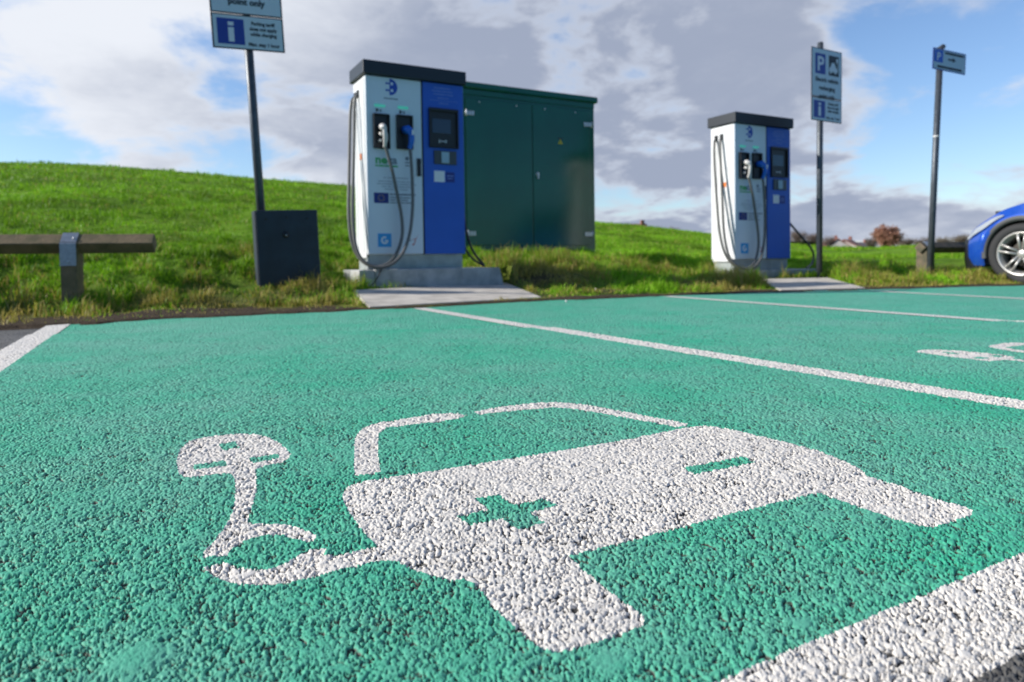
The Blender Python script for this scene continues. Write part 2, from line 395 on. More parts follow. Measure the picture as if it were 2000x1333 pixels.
def terrain_z(X, Y, cut=True):
    a, b = ab(X, Y); tb = b-b_edge(a)
    start = np.interp(a, [.2, .8, 1.45, 1.75, 3.2, 3.9, 5.6, 6.3, 8.6, 9.4], [.75, .55, .6, 1.1, 1.1, 0., 0., 1.5, 1.5, .9]); rngb = np.interp(a, [.2, .9, 2, 3.5], [1.6, 2.1, 2.7, 3.5])
    amp = np.interp(a, [-1, 3.5, 5, 8], [.42, .46, .36, .22])
    z = amp*sm((tb-start)/rngb)
    z = z+.10*np.clip(tb, 0, 1)*(fbm(X*1.7, Y*1.7, 3, 5)-.5)*2*np.clip(1.4-tb/12, .3, 1)
    z = z+.11*np.clip(tb-.2, 0, 1)*(fbm(X*6, Y*6, 3, 25)-.5)*np.clip(1.6-tb/5, .15, 1)
    u = np.clip(X/np.maximum(Y, .5), -1.5, 1.5); E = np.interp(u, CU, CE)
    Hc = EYE+E*(28.8/(.878-.479*np.clip(u, -1.2, 1.2)))
    s = np.clip((tb-3.6)/20.4, 0, 1); z = z*(1-s)+Hc*s+.10*np.sin(np.pi*s)*(fbm(X*.6, Y*.6, 3, 8)-.5)*2
    z = z+np.where((tb > 4), .16*np.clip((tb-4)/3, 0, 1)*(fbm(X*1.3, Y*1.3, 3, 60)-.5)*np.clip((24-tb)/6, 0, 1), 0)
    z = np.where(tb > 24, Hc-(tb-24)*.006, z)
    z = np.where(tb < .13*(fbm(X*5, Y*5, 4, 88)-.56)*2, -.014, np.maximum(z, .003))
    if cut:
        tb_ = tb
        for P, zz in ((grow(AP1, .06), np.clip(tb_/1.75, 0, 1)*.08-.014), (grow(AP2, .06), np.clip(tb_/2.2, 0, 1)*.045-.014), (grow(PL1, .03), .0), (grow(PL2, .03), .0)):
            z = np.where(inpoly(X, Y, P), zz, z)
    return z
tbv = [-.12, -.10, -.08, -.06, -.04, -.02, 0, .02]
while tbv[-1] < 130: tbv.append(tbv[-1]+.03+.028*tbv[-1])
av = [-60.]
while av[-1] < 90: av.append(av[-1]+(.05 if -4 < av[-1] < 10 else .05+.04*min(abs(av[-1]+4), abs(av[-1]-10))))
A_, T_ = np.meshgrid(np.array(av), np.array(tbv)); XX, YY_ = xy(A_, b_edge(A_)+T_)
ZZ = terrain_z(XX.ravel(), YY_.ravel()).reshape(XX.shape)
n0, n1 = XX.shape; ix = np.arange(n0*n1).reshape(n0, n1)
Ft = np.stack([ix[:-1, :-1].ravel(), ix[:-1, 1:].ravel(), ix[1:, 1:].ravel(), ix[1:, :-1].ravel()], 1)
def soilness(X, Y):
    a, b = ab(X, Y); tb = b-b_edge(a)
    w = np.interp(a, [-.6, .6, 1.2, 1.9, 2.6, 4.5, 6], [.72, .45, .16, .12, .10, .13, .10])+.7*(fbm(X*3.5, Y*3.5, 4, 51)-.5)
    s = 1-sm((tb-w)/.25)
    s = np.maximum(s, np.exp(-(np.maximum(tb-.2, 0)/1.1)**2)*sm((fbm(X*2.1, Y*2.1, 4, 53)-.52)/.10)*.85)
    # trampled bare patch right of the first plinth
    gx, gy = G(1055, 560, .06); s = np.maximum(s, .9*np.exp(-((X-gx)/.55)**2-((Y-gy-.3)/.38)**2))
    return s
def dryness(X, Y):
    a, b = ab(X, Y); tb = b-b_edge(a)
    d = 1.15*np.exp(-(np.maximum(tb-.3, 0)/1.9)**2)+.14
    d = d*np.clip((fbm(X*2.3, Y*2.3, 4, 31)-.36)*4.2, .05, 1.3)
    d = d+.75*np.exp(-((a-4.3)/1.7)**2-((tb-2.1)/.75)**2)*np.clip((fbm(X*5, Y*5, 3, 35)-.35)*4, 0, 1)
    return np.clip(d, 0, 1)
so = soilness(XX.ravel(), YY_.ravel()); dr = dryness(XX.ravel(), YY_.ravel())
grass_c = np.array([.085, .18, .010]); grass_l = np.array([.18, .36, .016]); dry_c = np.array([.24, .20, .055]); soil_c = np.array([.075, .055, .038])
g2 = fbm(XX.ravel()*.9, YY_.ravel()*.9, 4, 70)[:, None]
g2 = np.clip((g2-.5)*1.8+.45, 0, 1); tc_ = grass_c*(1-g2)+grass_l*g2
tc_ = tc_*(1-.6*dr[:, None])+dry_c*.6*dr[:, None]; tc_ = tc_*(1-so[:, None])+soil_c*so[:, None]
m = bpy.data.materials.new('grass_ground'); m.use_nodes = True; N, L = nt(m); p = N['Principled BSDF']; p.inputs['Roughness'].default_value = .95; p.inputs['Specular IOR Level'].default_value = .1
at = N.new('ShaderNodeAttribute'); at.attribute_name = 'tint'
g = N.new('ShaderNodeNewGeometry'); n_ = N.new('ShaderNodeTexNoise'); n_.inputs['Scale'].default_value = 22; n_.inputs['Detail'].default_value = 7; n_.inputs['Roughness'].default_value = .7
L.new(g.outputs['Position'], n_.inputs['Vector'])
mr = N.new('ShaderNodeMapRange'); mr.inputs['From Min'].default_value = .3; mr.inputs['From Max'].default_value = .7; mr.inputs['To Min'].default_value = .55; mr.inputs['To Max'].default_value = 1.35
L.new(n_.outputs['Fac'], mr.inputs['Value'])
vm = N.new('ShaderNodeVectorMath'); vm.operation = 'SCALE'; L.new(at.outputs['Color'], vm.inputs[0]); L.new(mr.outputs['Result'], vm.inputs['Scale'])
L.new(vm.outputs['Vector'], p.inputs['Base Color'])
b = N.new('ShaderNodeBump'); b.inputs['Strength'].default_value = .9; b.inputs['Distance'].default_value = .03; L.new(n_.outputs['Fac'], b.inputs['Height']); L.new(b.outputs['Normal'], p.inputs['Normal'])
terr = from_arrays('grassy_hill', np.stack([XX.ravel(), YY_.ravel(), ZZ.ravel()], 1), Ft, m, smooth=True, colors=np.concatenate([tc_, np.ones((len(tc_), 1))], 1))
tag(terr, kind='structure', label='grassy bank and green hill behind the parking bays')

# ------------------------------------------------------------------ grass blades
def blades(name, n, arange, trange, ln, wd, label, dens_dry=0., tpow=1.):
    a = rng.uniform(*arange, n); tb = trange[0]+(trange[1]-trange[0])*rng.random(n)**tpow
    X, Y = xy(a, b_edge(a)+tb)
    u = X/np.maximum(Y, .1); ok = np.abs(u) < 1.05
    so = soilness(X, Y); ok &= rng.random(n) > so*.86-.02
    for P in (grow(AP1, .03), grow(AP2, .03), PL1, PL2, CABP): ok &= ~inpoly(X, Y, P)
    cl = fbm(X*7, Y*7, 3, 44); ok &= rng.random(n) < np.clip((cl-.25)*3.2, .12, 1)
    X = X[ok]; Y = Y[ok]; tb = tb[ok]; a = a[ok]; cl = cl[ok]; n = len(X)
    Z = terrain_z(X, Y)-.005
    dr = dryness(X, Y)
    tall = .55+1.3*np.clip((cl-.35)*2.2, 0, 1)
    lnv = ln*tall*rng.uniform(.45, 1.25, n)*(1+1.0*dr*np.exp(-((tb-2)/1.5)**2))*np.where(fbm(X*1.6, Y*1.6, 3, 99) > .57, 1.7, .9)
    lnv *= np.clip(tb/.5, .3, 1)*(1-.5*so[ok])
    th = rng.uniform(0, 2*np.pi, n); lean = rng.uniform(.1, 1.0, n); ph = rng.uniform(0, 2*np.pi, n)
    wv = wd*rng.uniform(.6, 1.3, n)
    wx = np.cos(ph)*wv; wy = np.sin(ph)*wv; lx = np.cos(th)*lnv*lean; ly = np.sin(th)*lnv*lean
    base = np.stack([X, Y, Z], 1)
    v0 = base+np.stack([-wx, -wy, 0*wx], 1)/2; v1 = base+np.stack([wx, wy, 0*wx], 1)/2
    mid = base+np.stack([lx*.3, ly*.3, lnv*.62*np.cos(lean*.5)], 1)
    v2 = mid+np.stack([wx, wy, 0*wx], 1)*.4; v3 = mid-np.stack([wx, wy, 0*wx], 1)*.4
    v4 = base+np.stack([lx, ly, lnv*(1-.35*lean)], 1)
    V = np.stack([v0, v1, v2, v3, v4], 1).reshape(-1, 3); i = np.arange(n)*5
    Fc = np.concatenate([np.stack([i, i+1, i+2], 1), np.stack([i, i+2, i+3], 1), np.stack([i+3, i+2, i+4], 1)])
    isdry = rng.random(n) < dr*.75+dens_dry+.5*so[ok]
    k = rng.random((n, 1)); patch = fbm(X*.9, Y*.9, 4, 70)[:, None]
    c = np.array([.135, .30, .010])*(1-k)+np.array([.29, .54, .022])*k
    c = c*(.34+1.22*patch)*(.72+.56*fbm(X*3.1, Y*3.1, 3, 171)[:, None])
    yel = np.array([.30, .30, .03])*(1-k)+np.array([.52, .41, .14])*k
    c = np.where(isdry[:, None], yel, c)
    c = np.repeat(c, 5, 0)
    o = from_arrays(name, V, Fc, grass_m, colors=np.concatenate([c, np.ones((len(c), 1))], 1))
    tag(o, kind='stuff', label=label); return o
grass_m = bpy.data.materials.new('grass_blade'); grass_m.use_nodes = True; N, L = nt(grass_m); p = N['Principled BSDF']
p.inputs['Roughness'].default_value = .55; p.inputs['Specular IOR Level'].default_value = .25
at = N.new('ShaderNodeAttribute'); at.attribute_name = 'tint'; L.new(at.outputs['Color'], p.inputs['Base Color'])
tr = N.new('ShaderNodeBsdfTranslucent'); L.new(at.outputs['Color'], tr.inputs['Color']); ms = N.new('ShaderNodeMixShader'); ms.inputs[0].default_value = .35
L.new(p.outputs[0], ms.inputs[1]); L.new(tr.outputs[0], ms.inputs[2]); L.new(ms.outputs[0], N['Material Output'].inputs['Surface'])
blades('grass', 380000, (-3.6, 10.5), (.06, 4.6), .055, .0065, 'rough grass with dry yellow tufts on the bank')
blades('lawn_grass', 260000, (-9, 16), (4.2, 13), .055, .009, 'mown green grass on the slope')
blades('hill_grass', 200000, (-24, 36), (12, 25.5), .06, .02, 'bright green grass up to the hill crest')

# ------------------------------------------------------------------ common materials
M_white = mat('white_panel', (.80, .81, .82), .35, vary=.05, vscale=3)
M_door_shade = mat('white_door_shade_tint', (.69, .77, .85), .35, vary=.05, vscale=3)  # white door; the blue of its shaded front is put into the colour
M_blue = mat('blue_panel', (.016, .11, .56), .4, vary=.08, vscale=3)
M_cap = mat('charcoal_cap', (.014, .02, .03), .45, bump=.15, bscale=300)
M_black = mat('black_plastic', (.012, .013, .015), .4)
M_dark = mat('dark_grey_plastic', (.05, .06, .07), .35)
M_glass = mat('dark_screen', (.02, .035, .06), .08, spec=.7)
M_rubber = mat('cable_rubber', (.13, .13, .125), .4)
M_blackcable = mat('black_cable', (.015, .015, .017), .4)
M_plugw = mat('pale_grey_plug', (.62, .60, .58), .35)
M_plugb = mat('bright_blue_plug', (.01, .14, .62), .25)
M_steel = mat('galvanised_plinth', (.42, .46, .46), .5, metal=.35, vary=.25, vscale=10)
M_conc = mat('pale_concrete', (.60, .55, .48), .9, vary=.28, vscale=7, bump=.5, bscale=40, dist=.004)
M_conc2 = mat('weathered_concrete', (.52, .52, .50), .9, col2=(.34, .35, .34), vscale=9, bump=.6, bscale=45, dist=.006)
M_print = mat('blue_print', (.02, .08, .45), .5)
M_gprint = mat('green_print', (.06, .42, .12), .5)
M_grey = mat('grey_print', (.16, .20, .26), .5)
M_navy = mat('navy_print', (.015, .03, .22), .5)
M_gold = mat('gold_print', (.7, .5, .03), .5)
M_cyan = mat('cyan_print', (.04, .33, .72), .5)
M_red = mat('red_print', (.5, .05, .06), .5)
M_wprint = mat('white_print', (.75, .78, .82), .5)
M_lblue = mat('pale_blue_print', (.16, .25, .62), .5)
M_led = mat('green_status_light', (.10, .62, .46), .3, emit=.22)
M_sign = mat('sign_face', (.64, .72, .77), .35, vary=.04, vscale=4)  # bluish cast of the shaded face is part of this colour
M_signblue = mat('sign_blue', (.02, .055, .33), .4)
M_signblack = mat('sign_black', (.02, .02, .025), .45)
M_pole = mat('painted_steel_pole', (.085, .10, .12), .42, metal=.3, vary=.3, vscale=20, bump=.4, bscale=70)
M_green = mat('dark_green_enamel', (.002, .115, .068), .16, spec=.55, coat=.0, vary=.2, vscale=1.5, bump=.05, bscale=4, dist=.004)
M_greend = mat('dark_green_trim', (.003, .035, .028), .35)
M_hinge = mat('zinc_hinge', (.62, .64, .66), .4, metal=.4)
M_box = mat('slate_grey_enamel', (.02, .032, .052), .55, col2=(.014, .021, .034), vscale=6, bump=.2, bscale=90)
M_wood = mat('weathered_timber', (.17, .13, .085), .85, col2=(.085, .08, .05), vscale=11, bump=.7, bscale=50, dist=.004)
M_woodg = mat('mossy_timber', (.25, .175, .095), .85, col2=(.13, .11, .05), vscale=9, bump=.7, bscale=50, dist=.004)
M_galv = mat('galvanised_strap', (.42, .46, .50), .38, metal=.6, vary=.2, vscale=40)

# ------------------------------------------------------------------ charging points
CW, CD = 1.05, .42
ZB, ZT, ZC = .408, 2.172, 2.308       # body bottom, body top, cap top
def fx(px): # column in the photograph's first charger -> local x on its front
    k = (px-1000)/F; return (k*C1[1]-C1[0])/(.878-k*.479)
def fz(px, py):
    x = fx(px); d = C1[1]+.479*x; return EYE+(507.6-.014*(px-1000)-py)*d/F
SPLIT = fx(829.5)
def ring_pts(cx, cz, r, a0, a1, n): return [(cx+r*math.cos(R(a0+(a1-a0)*i/n)), cz+r*math.sin(R(a0+(a1-a0)*i/n))) for i in range(n+1)]
def star(cx, cz, r): return [(cx+(r if i % 2 == 0 else r*.4)*math.sin(math.pi*i/5), cz+(r if i % 2 == 0 else r*.4)*math.cos(math.pi*i/5)) for i in range(10)]
def bars(mb, x0, x1, z, h, n, y0, y1):
    """a blurred-to-illegible line of small print: short word-length strips"""
    w = (x1-x0); xs = sorted(random.uniform(.08, .92) for _ in range(n-1)); xs = [0]+xs+[1]
    for p_, q_ in zip(xs, xs[1:]):
        if q_-p_ > .05: mb.box(x0+w*p_+.003, x0+w*q_-.003, y0, y1, z-h/2, z+h/2)
def make_charger():
    e = empty('charging_point')
    # body: white left door with its wrap-round side, blue right door
    m = MB(); m.box(0, CW, .012, CD, ZB, ZT, .01); body = m.done('housing', M_white, e)
    m = MB(); m.box(.004, SPLIT-.006, 0, .018, ZB+.005, ZT-.004, .006); wd = m.done('white_door', M_door_shade, e)
    m = MB(); m.box(SPLIT+.010, CW-.002, -.004, .018, ZB+.002, ZT-.004, .006); bd = m.done('blue_door', M_blue, e)
    m = MB(); m.box(SPLIT-.008, SPLIT+.012, .004, .0115, ZB, ZT); m.done('door_gap', M_black, e)
    m = MB(); m.box(CW-.002, CW+.004, .02, CD-.01, ZB+.002, ZT-.004); m.done('blue_side_panel', M_blue, e)
    m = MB(); m.box(-.006, .0, .045, CD-.03, ZB-.03, ZT-.03, .003); m.box(-.011, -.006, .11, .125, ZB+.02, ZT-.3); m.box(-.011, -.006, .30, .315, ZB+.02, ZT-.3); m.done('side_panel', M_white, e)
    m = MB(); m.prism([(-.03, -.045), (CW+.02, -.045), (CW+.02, CD+.03), (-.03, CD+.03)], 'z', ZT+.002, ZC, .008); m.done('roof_cap', M_cap, e)
    m = MB(); m.box(.02, CW-.02, .04, CD-.03, .262, ZB-.002); m.box(.0, .02, .03, .05, .262, ZB-.03); m.done('steel_plinth', M_steel, e)
    # holsters with connectors
    for k, (x0, x1, y0, y1) in enumerate(((733.8, 765.3, 225.3, 292), (778.8, 810, 228, 293.6))):
        a, b_, zt, zb = fx(x0), fx(x1), fz((x0+x1)/2, y0), fz((x0+x1)/2, y1)
        m = MB()                                   # a shallow black tray with raised rims
        m.box(a, b_, -.006, .004, zb, zt, .002)
        for q in ((a, a+.012, zb, zt), (b_-.012, b_, zb, zt), (a+.012, b_-.012, zt-.012, zt), (a+.012, b_-.012, zb, zb+.012)): m.box(q[0], q[1], -.035, -.0061, q[2], q[3], .003)
        h = m.done('connector_holster', M_black, e)
        cx = (a+b_)/2
        m = MB()
        if k == 0:
            m.tube([(cx-.005, -.02, zt-.13), (cx-.004, -.07, zt-.135), (cx-.002, -.115, zt-.17)], [.036, .034, .026], 14)
            m.tube([(cx-.002, -.10, zt-.13), (cx, -.12, zt-.20), (cx+.006, -.10, zt-.29), (cx+.012, -.07, zb+.01)], [.022, .02, .018, .018], 12, 2)
            m.tube([(cx+.03, -.05, zt-.17), (cx+.035, -.075, zt-.21), (cx+.034, -.075, zt-.27), (cx+.02, -.075, zb+.05)], .011, 10, 2)
            m.tube([(cx-.025, -.05, zt-.2), (cx-.02, -.09, zt-.215)], .017, 10)
            m.tube([(cx-.03, -.03, zt-.27), (cx-.022, -.06, zt-.265)], .014, 10)
            c = m.done('grey_connector', M_plugw, e)
        else:
            m.tube([(cx+.0, -.02, zt-.15), (cx+.01, -.08, zt-.15), (cx+.03, -.12, zt-.19)], [.042, .042, .034], 14)
            m.tube([(cx+.02, -.11, zt-.15), (cx+.038, -.12, zt-.22), (cx+.034, -.10, zt-.30), (cx+.025, -.08, zb-.0)], [.03, .028, .024, .02], 12, 2)
            c = m.done('blue_connector', M_plugb, e)
            m = MB(); m.box(cx+.028, cx+.05, -.149, -.139, zt-.215, zt-.165, .003, T=None); m.done('connector_label', M_wprint, c)
        # status light and tiny icon above
        m = MB(); l0 = (737.5, 758.5, 206, 211.5) if k == 0 else (783, 803, 210, 215.5)
        m.box(fx(l0[0]), fx(l0[1]), -.005, .002, fz(l0[0]+10, l0[3]), fz(l0[0]+10, l0[2]), .002); m.done('status_light', M_led, e)
        m = MB(); ax = fx(l0[0]+4); az = fz(l0[0]+10, l0[3]+6)
        m.prism(ring_pts(ax, az, .018, -90, 90, 8)+[(ax-.006, az+.018), (ax-.006, az-.018)], 'y', -.0022, .001)
        m.box(ax+.03, ax+.036, -.0022, .001, az-.016, az+.012); m.box(ax+.044, ax+.05, -.0022, .001, az-.014, az+.01); m.done('socket_icon', M_black, e)
    # plug emblem: half disc with two prongs and two round holes
    m = MB(); cx, cz = fx(767.5), fz(769, 173); rr = .082
    arc = ring_pts(cx, cz, rr, -90, 90, 24)
    t = bmesh.new()
    for sgn in (1, -1):
        hole = ring_pts(cx+.024, cz+sgn*.034, .016, 90*sgn, 90*sgn-sgn*360, 16)[:-1]
        half = [(cx, cz)]+[(cx+rr*math.cos(R(sgn*a)), cz+rr*math.sin(R(sgn*a))) for a in range(0, 91, 6)]
        vo = [t.verts.new((x, 0, z)) for x, z in half]; vh = [t.verts.new((x, 0, z)) for x, z in hole]
        eds = [t.edges.new((vo[i], vo[(i+1) % len(vo)])) for i in range(len(vo))]+[t.edges.new((vh[i], vh[(i+1) % len(vh)])) for i in range(len(vh))]
        bmesh.ops.triangle_fill(t, edges=eds, use_beauty=True)
    ext = bmesh.ops.extrude_face_region(t, geom=t.faces[:])
    for v in ext['geom']:
        if isinstance(v, bmesh.types.BMVert): v.co.y -= .003
    m.merge(t, Matrix.Translation((0, .0005, 0)))
    for dz in (.034, -.034): m.box(cx-.042, cx-.0005, -.0025, .001, cz+dz-.008, cz+dz+.008)
    m.done('plug_emblem', M_print, e)
    m = MB(); bars(m, fx(756), fx(784), fz(770, 195.5), .012, 4, -.0022, .001); m.done('emblem_caption', M_grey, e)
    # printed panels
    m = MB(); text_mesh(m, 'ne', fx(737), fz(745, 320), .078, -.0012, 'LEFT', .004, 1.12); nn = m.done('green_lettering', M_gprint, e)
    m = MB(); text_mesh(m, 'ca', fx(760.5), fz(765, 320.5), .078, -.0012, 'LEFT', .003, 1.05); m.done('grey_lettering', M_grey, e)
    m = MB(); bars(m, fx(736.5), fx(781.5), fz(757, 325.3), .016, 4, -.0022, .001); m.done('green_caption', M_gprint, e)
    m = MB(); m.prism(ring_pts(fx(799), fz(800, 311.5), .02, 0, 330, 12), 'y', -.0022, .001); bars(m, fx(794), fx(809), fz(800, 319), .012, 2, -.0022, .001); bars(m, fx(795), fx(810), fz(800, 325), .012, 2, -.0022, .001); m.done('small_badge', M_grey, e)
    m = MB()
    for yy, x0, x1 in ((349, 752, 802), (356, 741, 812), (361, 739, 817), (366, 748, 808), (371, 754, 800)): bars(m, fx(x0), fx(x1), fz(778, yy), .009, 6, -.0022, .001)
    m.done('notice_text', M_lblue if False else mat('pale_grey_print', (.36, .42, .5), .5), e)
    m = MB(); m.box(fx(733.3), fx(761.9), -.0022, .001, fz(747, 397.5), fz(747, 377.3)); fl = m.done('flag_panel', M_navy, e)
    m = MB(); fcx, fcz = fx(747.6), fz(747, 387.4)
    for i in range(12): m.prism(star(fcx+.03*math.cos(i*math.pi/6), fcz+.03*math.sin(i*math.pi/6), .0055), 'y', -.0032, -.0023)
    m.done('gold_stars', M_gold, fl)
    m = MB()
    for yy, x0, x1, h in ((381, 764, 815, .014), (387, 764, 804, .010), (392, 764, 800, .010), (397, 764, 806, .010)): bars(m, fx(x0), fx(x1), fz(785, yy), h, 4, -.0022, .001)
    m.done('flag_text', M_grey, e)
    m = MB(); gx0, gx1, gz0, gz1 = fx(739.4), fx(765.7), fz(752, 483), fz(752, 456.5); m.box(gx0, gx1, -.0022, .001, gz0, gz1); gg = m.done('cyan_badge', M_cyan, e)
    m = MB(); cx, cz = (gx0+gx1)/2, (gz0+gz1)/2; o_ = ring_pts(cx, cz, .038, 60, 345, 20); i_ = ring_pts(cx, cz, .021, 345, 60, 20); m.prism(o_+i_, 'y', -.0035, -.0023); m.box(cx, cx+.037, -.0035, -.0023, cz-.010, cz+.003); m.done('badge_letter', M_wprint, gg)
    m = MB(); sx, sz = fx(806), fz(806, 469); m.prism([(sx-.005, sz-.05), (sx+.02, sz-.055), (sx+.035, sz-.02), (sx+.05, sz+.02), (sx+.075, sz+.06), (sx+.055, sz+.03), (sx+.03, sz-.01), (sx+.02, sz-.035)], 'y', -.0022, .001); m.prism([(sx-.01, sz), (sx+.035, sz+.012), (sx+.06, sz+.03), (sx+.03, sz+.002)], 'y', -.0022, .001); sw = m.done('swoosh_emblem', M_red, e)
    m = MB(); bars(m, sx-.06, sx-.008, sz-.005, .012, 2, -.0022, .001); m.done('swoosh_text', M_grey, e)
    m = MB(); m.box(fx(818), fx(825.2), -.022, -.0005, fz(822, 345.6), fz(822, 311.5), .004); m.done('door_handle', M_black, e)
    # blue door furniture
    yb = -.004
    a, b_, zt, zb = fx(841.8), fx(898), fz(870, 215.5), fz(870, 291.3)
    m = MB(); m.box(a, b_, yb-.006, yb, zb, zt, .003)
    for q in ((a, a+.016, zb, zt), (b_-.016, b_, zb, zt), (a+.016, b_-.016, zt-.03, zt), (a+.016, b_-.016, zb, zb+.012)): m.box(q[0], q[1], yb-.03, yb-.0061, q[2], q[3], .003)
    dp = m.done('display_panel', M_black, e)
    m = MB(); m.box(fx(848), fx(884), yb-.012, yb-.0062, fz(866, 262.8), fz(866, 235), .001); m.done('screen', M_glass, dp)
    m = MB(); qx, qz = fx(868.5), fz(868, 278)
    for sg in (-1, 1):
        for r_ in (.018, .032): m.prism(ring_pts(qx+sg*.012, qz, r_, -40 if sg > 0 else 140, 40 if sg > 0 else 220, 6)+ring_pts(qx+sg*.012, qz, r_-.006, 40 if sg > 0 else 220, -40 if sg > 0 else 140, 6), 'y', yb-.008, yb-.0062)
    m.box(qx-.016, qx+.016, yb-.008, yb-.0062, qz-.004, qz+.004); m.done('contactless_mark', M_wprint, dp)
    m = MB(); m.box(fx(850.8), fx(894.3), yb-.016, yb, fz(872, 322.8), fz(872, 296.6), .004); rd = m.done('card_reader', M_dark, e)
    m = MB(); m.box(fx(864.3), fx(879.3), yb-.026, yb-.0165, fz(872, 320.6), fz(872, 298.8), .004); m.done('reader_keypad', mat('pale_reader', (.32, .46, .56), .4), rd)
    m = MB(); m.box(fx(851), fx(871.4), yb-.002, yb, fz(861, 356.4), fz(861, 335)); m.done('white_sticker', M_wprint, e)
    m = MB(); m.box(fx(873.5), fx(890.5), yb-.002, yb, fz(881, 357), fz(881, 338)); st = m.done('blue_sticker', M_navy, e)
    m = MB(); bars(m, fx(875), fx(889), fz(881, 345), .012, 2, yb-.003, yb-.0021); bars(m, fx(876), fx(888), fz(881, 350), .01, 2, yb-.003, yb-.0021); m.done('sticker_text', M_lblue, st)
    m = MB()
    for yy, x0, x1 in ((176, 853, 885), (182, 849, 889), (188, 852, 890), (195, 860, 882), (200, 845, 899), (205, 861, 881)): bars(m, fx(x0), fx(x1), fz(870, yy), .010 if yy != 200 else .004, 5, yb-.002, yb)
    m.done('instruction_text', M_lblue, e)
    # cable exits and cables
    zs = 2.01
    m = MB(); m.box(-.022, -.004, .285, .335, zs-.03, zs+.045, .004); m.box(-.022, -.004, .19, .24, zs-.02, zs+.05, .004); m.done('cable_outlet', M_black, e)
    m = MB(); m.box(-.010, -.004, .14, .20, 1.36, 1.42); m.done('warning_sticker', mat('orange_sticker', (.75, .2, .03), .5), e)
    hx1 = (fx(733.8)+fx(765.3))/2; hz1 = fz(750, 292); hx2 = (fx(778.8)+fx(810))/2; hz2 = fz(795, 293.6)
    m = MB(); m.tube([(-.02, .31, zs), (-.06, .30, zs-.05), (-.085, .27, zs-.35), (-.12, .2, 1.2), (-.16, .12, .75), (-.14, .04, .45), (-.04, -.05, .30), (.10, -.12, .285), (.22, -.13, .36), (.32, -.10, .56), (.325, -.09, .76), (.28, -.085, 1.0), (.23, -.085, 1.25), (hx1+.015, -.075, hz1+.02)], .0165, 10, 3); m.done('grey_cable', M_rubber, e)
    m = MB(); m.tube([(-.02, .215, zs), (-.05, .21, zs-.05), (-.065, .18, zs-.35), (-.10, .12, 1.2), (-.135, .07, .75), (-.12, .0, .42), (-.02, -.09, .292), (.12, -.15, .275), (.28, -.16, .37), (.385, -.13, .58), (.43, -.11, .85), (.435, -.10, 1.1), (.43, -.095, 1.3), (hx2+.03, -.08, hz2+.01)], .0165, 10, 3); m.done('grey_cable', M_rubber, e)
    m = MB(); m.tube([(.13, -.02, .30), (.10, -.115, .27), (.03, -.125, .15), (-.04, -.18, .10)], .006, 8, 2); m.box(-.05, .05, -.2, -.13, .086, .10, .005); m.done('earth_cable', M_blackcable, e)
    # plug holder and lead on the far side
    m = MB(); m.box(CW+.004, CW+.05, .12, .20, 1.40, 1.55, .02); m.done('side_socket', M_plugw, e)
    m = MB(); m.tube([(CW+.035, .16, 1.41), (CW+.04, .16, 1.2), (CW+.05, .15, .8), (CW+.12, .12, .45), (CW+.27, .10, .28)], .014, 8, 3); m.tube([(CW+.01, .12, .66), (CW+.03, .11, .5), (CW+.10, .08, .36), (CW+.24, .04, .275)], .012, 8, 3); m.done('side_lead', M_blackcable, e)
    return e
ch = make_charger()
ch2 = copy_tree(ch)
ch.location = (C1[0], C1[1], 0); ch.rotation_euler = (0, 0, ROT)
tag(ch, 'nearer white and blue charging point in front of the green cabinet', 'charger', 'electric car charging points')
ch2.location = (C2[0], C2[1], -.105); ch2.rotation_euler = (0, 0, ROT)
tag(ch2, 'farther white and blue charging point beside the parking sign with lead to the post', 'charger', 'electric car charging points')
for c in kids(ch2):
    if c.name.startswith('side_lead'):
        m = MB(); m.tube([(CW+.004, .2, 1.07), (CW+.2, .2, .93), (CW+.48, .22, .73), (CW+.70, .22, .57), (CW+.78, .22, .44), (CW+.68, .18, .32), (CW+.45, .10, .26)], .015, 8, 3)
        me = bpy.data.meshes.new('side_lead'); m.bm.to_mesh(me); m.bm.free(); me.materials.append(M_blackcable); c.data = me
# concrete plinths
def plinth(o, x0, x1, ztop, zbot, label):
    e = empty('concrete_plinth', (o[0], o[1], 0), ROT, label=label, cat='plinth', group='concrete plinths under the chargers')
    m = MB(); m.box(.04, .96, -.10, .50, zbot-.1, ztop, .012); m.done('centre_block', M_conc2, e)
    m = MB(); m.prism([(x0, -.085), (.038, -.085), (.038, .5), (x0, .5)], 'z', zbot-.1, ztop-.004, .01); m.done('end_block', M_conc2, e)
    m = MB(); m.prism([(.962, zbot-.1), (x1+.03, zbot-.1), (x1-.04, ztop-.004), (.962, ztop-.004)], 'y', -.07, .5, .01); m.done('end_block', M_conc2, e)
    return e
plinth(C1, -.12, 1.46, .262, .085, 'stained concrete plinth under the nearer charging point')
plinth(C2, -.10, 1.55, .157, .03, 'concrete plinth under the farther charging point')
def apron(P, zb, label):
    m = MB(); t = bmesh.new(); zs = [zb, zb, .006, .006]
    A = [t.verts.new((x, y, z)) for (x, y), z in zip(P, zs)]; B = [t.verts.new((x, y, -.1)) for x, y in P]
    t.faces.new(A); t.faces.new(B[::-1])
    for i in range(4): t.faces.new((A[i], B[i], B[(i+1) % 4], A[(i+1) % 4]))
    m.merge(t); o = m.done('concrete_path', M_conc, None); tag(o, label=label, kind='structure'); return o
apron(AP1, .083, 'pale concrete apron before the nearer charger'); apron(AP2, .05, 'pale concrete apron before the farther charger')

